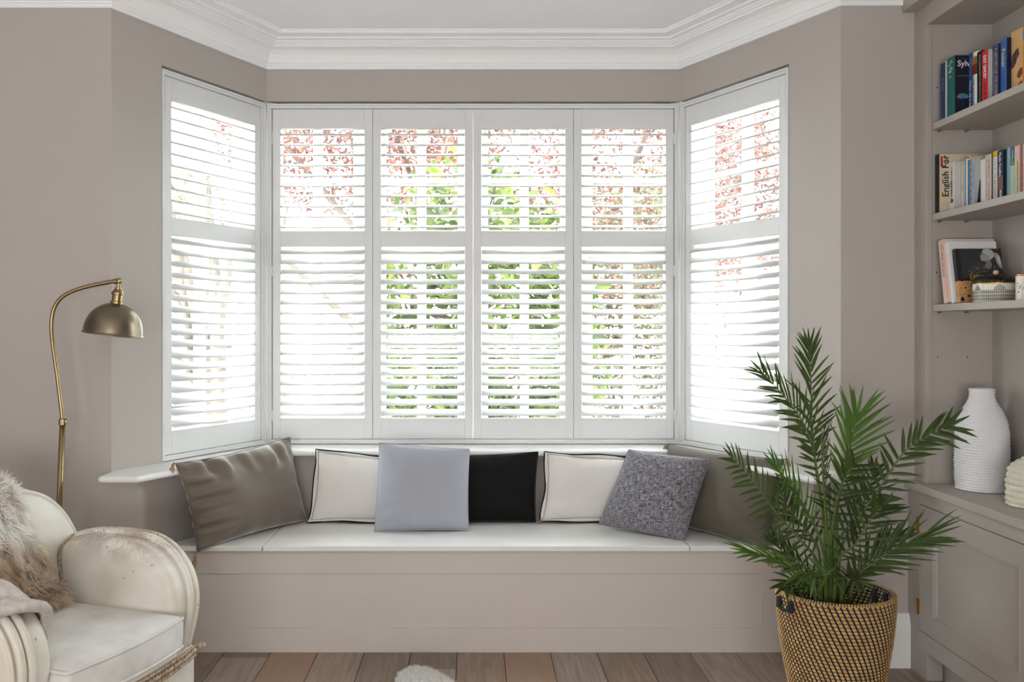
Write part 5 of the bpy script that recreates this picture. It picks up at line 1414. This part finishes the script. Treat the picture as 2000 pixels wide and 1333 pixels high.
branches(sb, (0.1, 5.75, -0.25), [(-0.5, 5.7, 1.6), (0.1, 5.8, 2.3), (0.6, 5.7, 1.7), (0.3, 5.6, 1.2), (-0.2, 5.9, 1.9)], 0.03, 2, 'stems')
leaf_cloud(sb, (0.05, 5.8, 1.25), (0.88, 0.42, 1.38), 4000, 0.105, M_green, 4)
leaf_cloud(sb, (-0.1, 5.85, 1.5), (0.75, 0.4, 1.2), 900, 0.06, M_copper, 14, name='red_young_leaves')
ct = thing('copper_tree', 'tree with purple-red leaves outside beyond the front shutters', 'tree', (0.6, 8.6, -0.25))
branches(ct, (0.6, 8.6, -0.25), [(-2.2, 8.2, 3.6), (-1.0, 8.8, 3.9), (0.4, 8.6, 4.2), (1.9, 8.4, 3.7), (2.8, 8.4, 3.0), (-2.4, 8.2, 2.6)], 0.09, 5)
leaf_cloud(ct, (-1.1, 8.5, 3.45), (1.55, 0.8, 0.95), 9500, 0.06, M_copper, 6)
leaf_cloud(ct, (1.95, 8.4, 2.75), (1.6, 0.8, 1.25), 14000, 0.06, M_copper, 8)
ob = thing('olive_bush', 'twiggy olive and red bush outside the rightmost front shutter', 'shrub', (1.25, 6.4, -0.25))
branches(ob, (1.25, 6.4, -0.25), [(0.9, 6.4, 1.6), (1.3, 6.5, 2.2), (1.7, 6.4, 1.8), (1.5, 6.3, 1.2), (1.1, 6.5, 2.3)], 0.022, 7, 'stems')
leaf_cloud(ob, (1.3, 6.45, 1.45), (0.6, 0.4, 1.2), 4200, 0.055, M_olive, 11); leaf_cloud(ob, (1.35, 6.45, 1.4), (0.58, 0.4, 1.1), 900, 0.05, M_copper, 12, name='red_leaves')
pt = thing('pollarded_tree', 'knobbly pollarded tree outside the left angled shutter', 'tree', (-2.9, 9.0, -0.25))
branches(pt, (-2.75, 9.0, -0.25), [(-3.3, 9.0, 2.9), (-2.9, 9.2, 3.0), (-2.4, 9.0, 2.8), (-3.1, 8.8, 2.3)], 0.16, 15)
leaf_cloud(pt, (-2.9, 9.0, 2.6), (0.75, 0.5, 0.7), 260, 0.07, M_olive, 16)
# houses across the road
M_brick = mat('red_brick', srgb(176, 96, 76), 0.9, var=0.15, vscale=8)
M_rend = mat('white_render', srgb(232, 230, 224), 0.9, var=0.03)
M_slate = mat('slate_roof', srgb(120, 122, 128), 0.8, var=0.1)
M_wglass = mat('dark_window_glass', srgb(90, 100, 112), 0.2)
def house(x0, x1, y0, y1, h, m, label, nw, group='houses across the road'):
    r = thing('house', label, 'house', ((x0 + x1) / 2, y0, -0.25), 0, group)
    build('wall', MB().box(x0, x1, y0, y1, -0.25, h), m, r)
    xm = (y0 + y1) / 2
    build('roof', MB().prism([(y0 - 0.3, h), (xm, h + 1.2), (y1 + 0.3, h)], x0 - 0.2, x1 + 0.2, lambda a, b, c: (c, a, b)), M_slate, r)
    for fl in (0.7,):
        for i in range(nw):
            xc = x0 + (x1 - x0) * (i + 0.5) / nw; ww = min(0.6, (x1 - x0) / nw * 0.4); k_ = ww / 0.6
            f = build('window', MB().box(xc - ww, xc + ww, y0 - 0.06, y0 + 0.02, fl, fl + 1.5), M_rend if m is M_brick else M_sash, r)
            for sx in (-1, 1):
                build('window_pane', MB().box(xc + (sx * 0.28 - 0.24) * k_, xc + (sx * 0.28 + 0.24) * k_, y0 - 0.08, y0 - 0.055, fl + 0.08, fl + 1.42), M_wglass, f)
    return r
house(-13.5, -7.3, 24, 28, 2.5, M_rend, 'white rendered house across the road seen through the left shutter', 3)
house(-6.85, -6.1, 21, 24, 2.3, M_brick, 'red brick house across the road beside the white rendered house', 1)
house(5.2, 12.5, 25, 29, 2.6, M_rend, 'pale house across the road seen through the right angled shutter', 4)
# picket fence on the right
pf = thing('picket_fence', 'white picket fence outside the right angled shutter', 'fence', (5, 12.6, -0.25))
build('rail', MB().box(2.0, 8.0, 12.62, 12.66, 0.35, 0.42).box(2.0, 8.0, 12.62, 12.66, 0.85, 0.92), M_rend, pf)
src = None
for i in range(30):
    if src is None: src = build('picket', MB().prism([(-0.05, 0), (0.05, 0), (0.05, 1.2), (0, 1.28), (-0.05, 1.2)], 0, 0.025, lambda a, b, c: (a, c, b)), M_rend, pf, local=True); o = src
    else: o = src.copy(); COL.objects.link(o); o.parent = pf
    o.location = (-3.0 + i * 0.2, -0.01, 0.03)
# parked car on the left
def car(x, y, label, col):
    r = thing('car', label, 'car', (x, y, -0.24)); z = -0.24
    m = mat('car_paint_%d' % col[0], srgb(*col), 0.3)
    side = [(-2.05, .35), (-2.0, .75), (-1.2, .9), (1.5, .92), (2.05, .8), (2.1, .4), (1.75, .25), (-1.75, .25)]
    build('body', MB().prism(side, y - 0.85, y + 0.85, lambda a, b, c: (x + a, c, z + b)), m, r, bevel=0.06)
    build('cabin', MB().prism([(-1.1, .88), (-0.55, 1.38), (0.85, 1.42), (1.5, .9)], y - 0.72, y + 0.72, lambda a, b, c: (x + a, c, z + b)), m, r, bevel=0.05)
    for q in ([(-0.92, .94), (-0.5, 1.3), (0.1, 1.33), (0.1, .94)], [(0.18, .94), (0.18, 1.33), (0.75, 1.34), (1.2, .94)]):
        build('car_window', MB().prism(q, y - 0.735, y + 0.735, lambda a, b, c: (x + a, c, z + b)), M_wglass, r)
    for wx in (-1.3, 1.3):
        for wy in (-0.8, 0.8):
            build('wheel', MB().tube([(x + wx, y + wy - 0.1, z + 0.32), (x + wx, y + wy + 0.1, z + 0.32)], 0.32, 20), mat('tyre', srgb(36, 36, 38), 0.8), r)
    for yy in (-0.6, 0.6): build('tail_light', MB().box(x + 2.02, x + 2.1, y + yy - 0.15, y + yy + 0.15, z + 0.6, z + 0.75), mat('tail_red', srgb(190, 40, 40), 0.4), r)
car(-5.6, 17.2, 'dark grey car parked in the road outside the left shutter', (64, 74, 84))
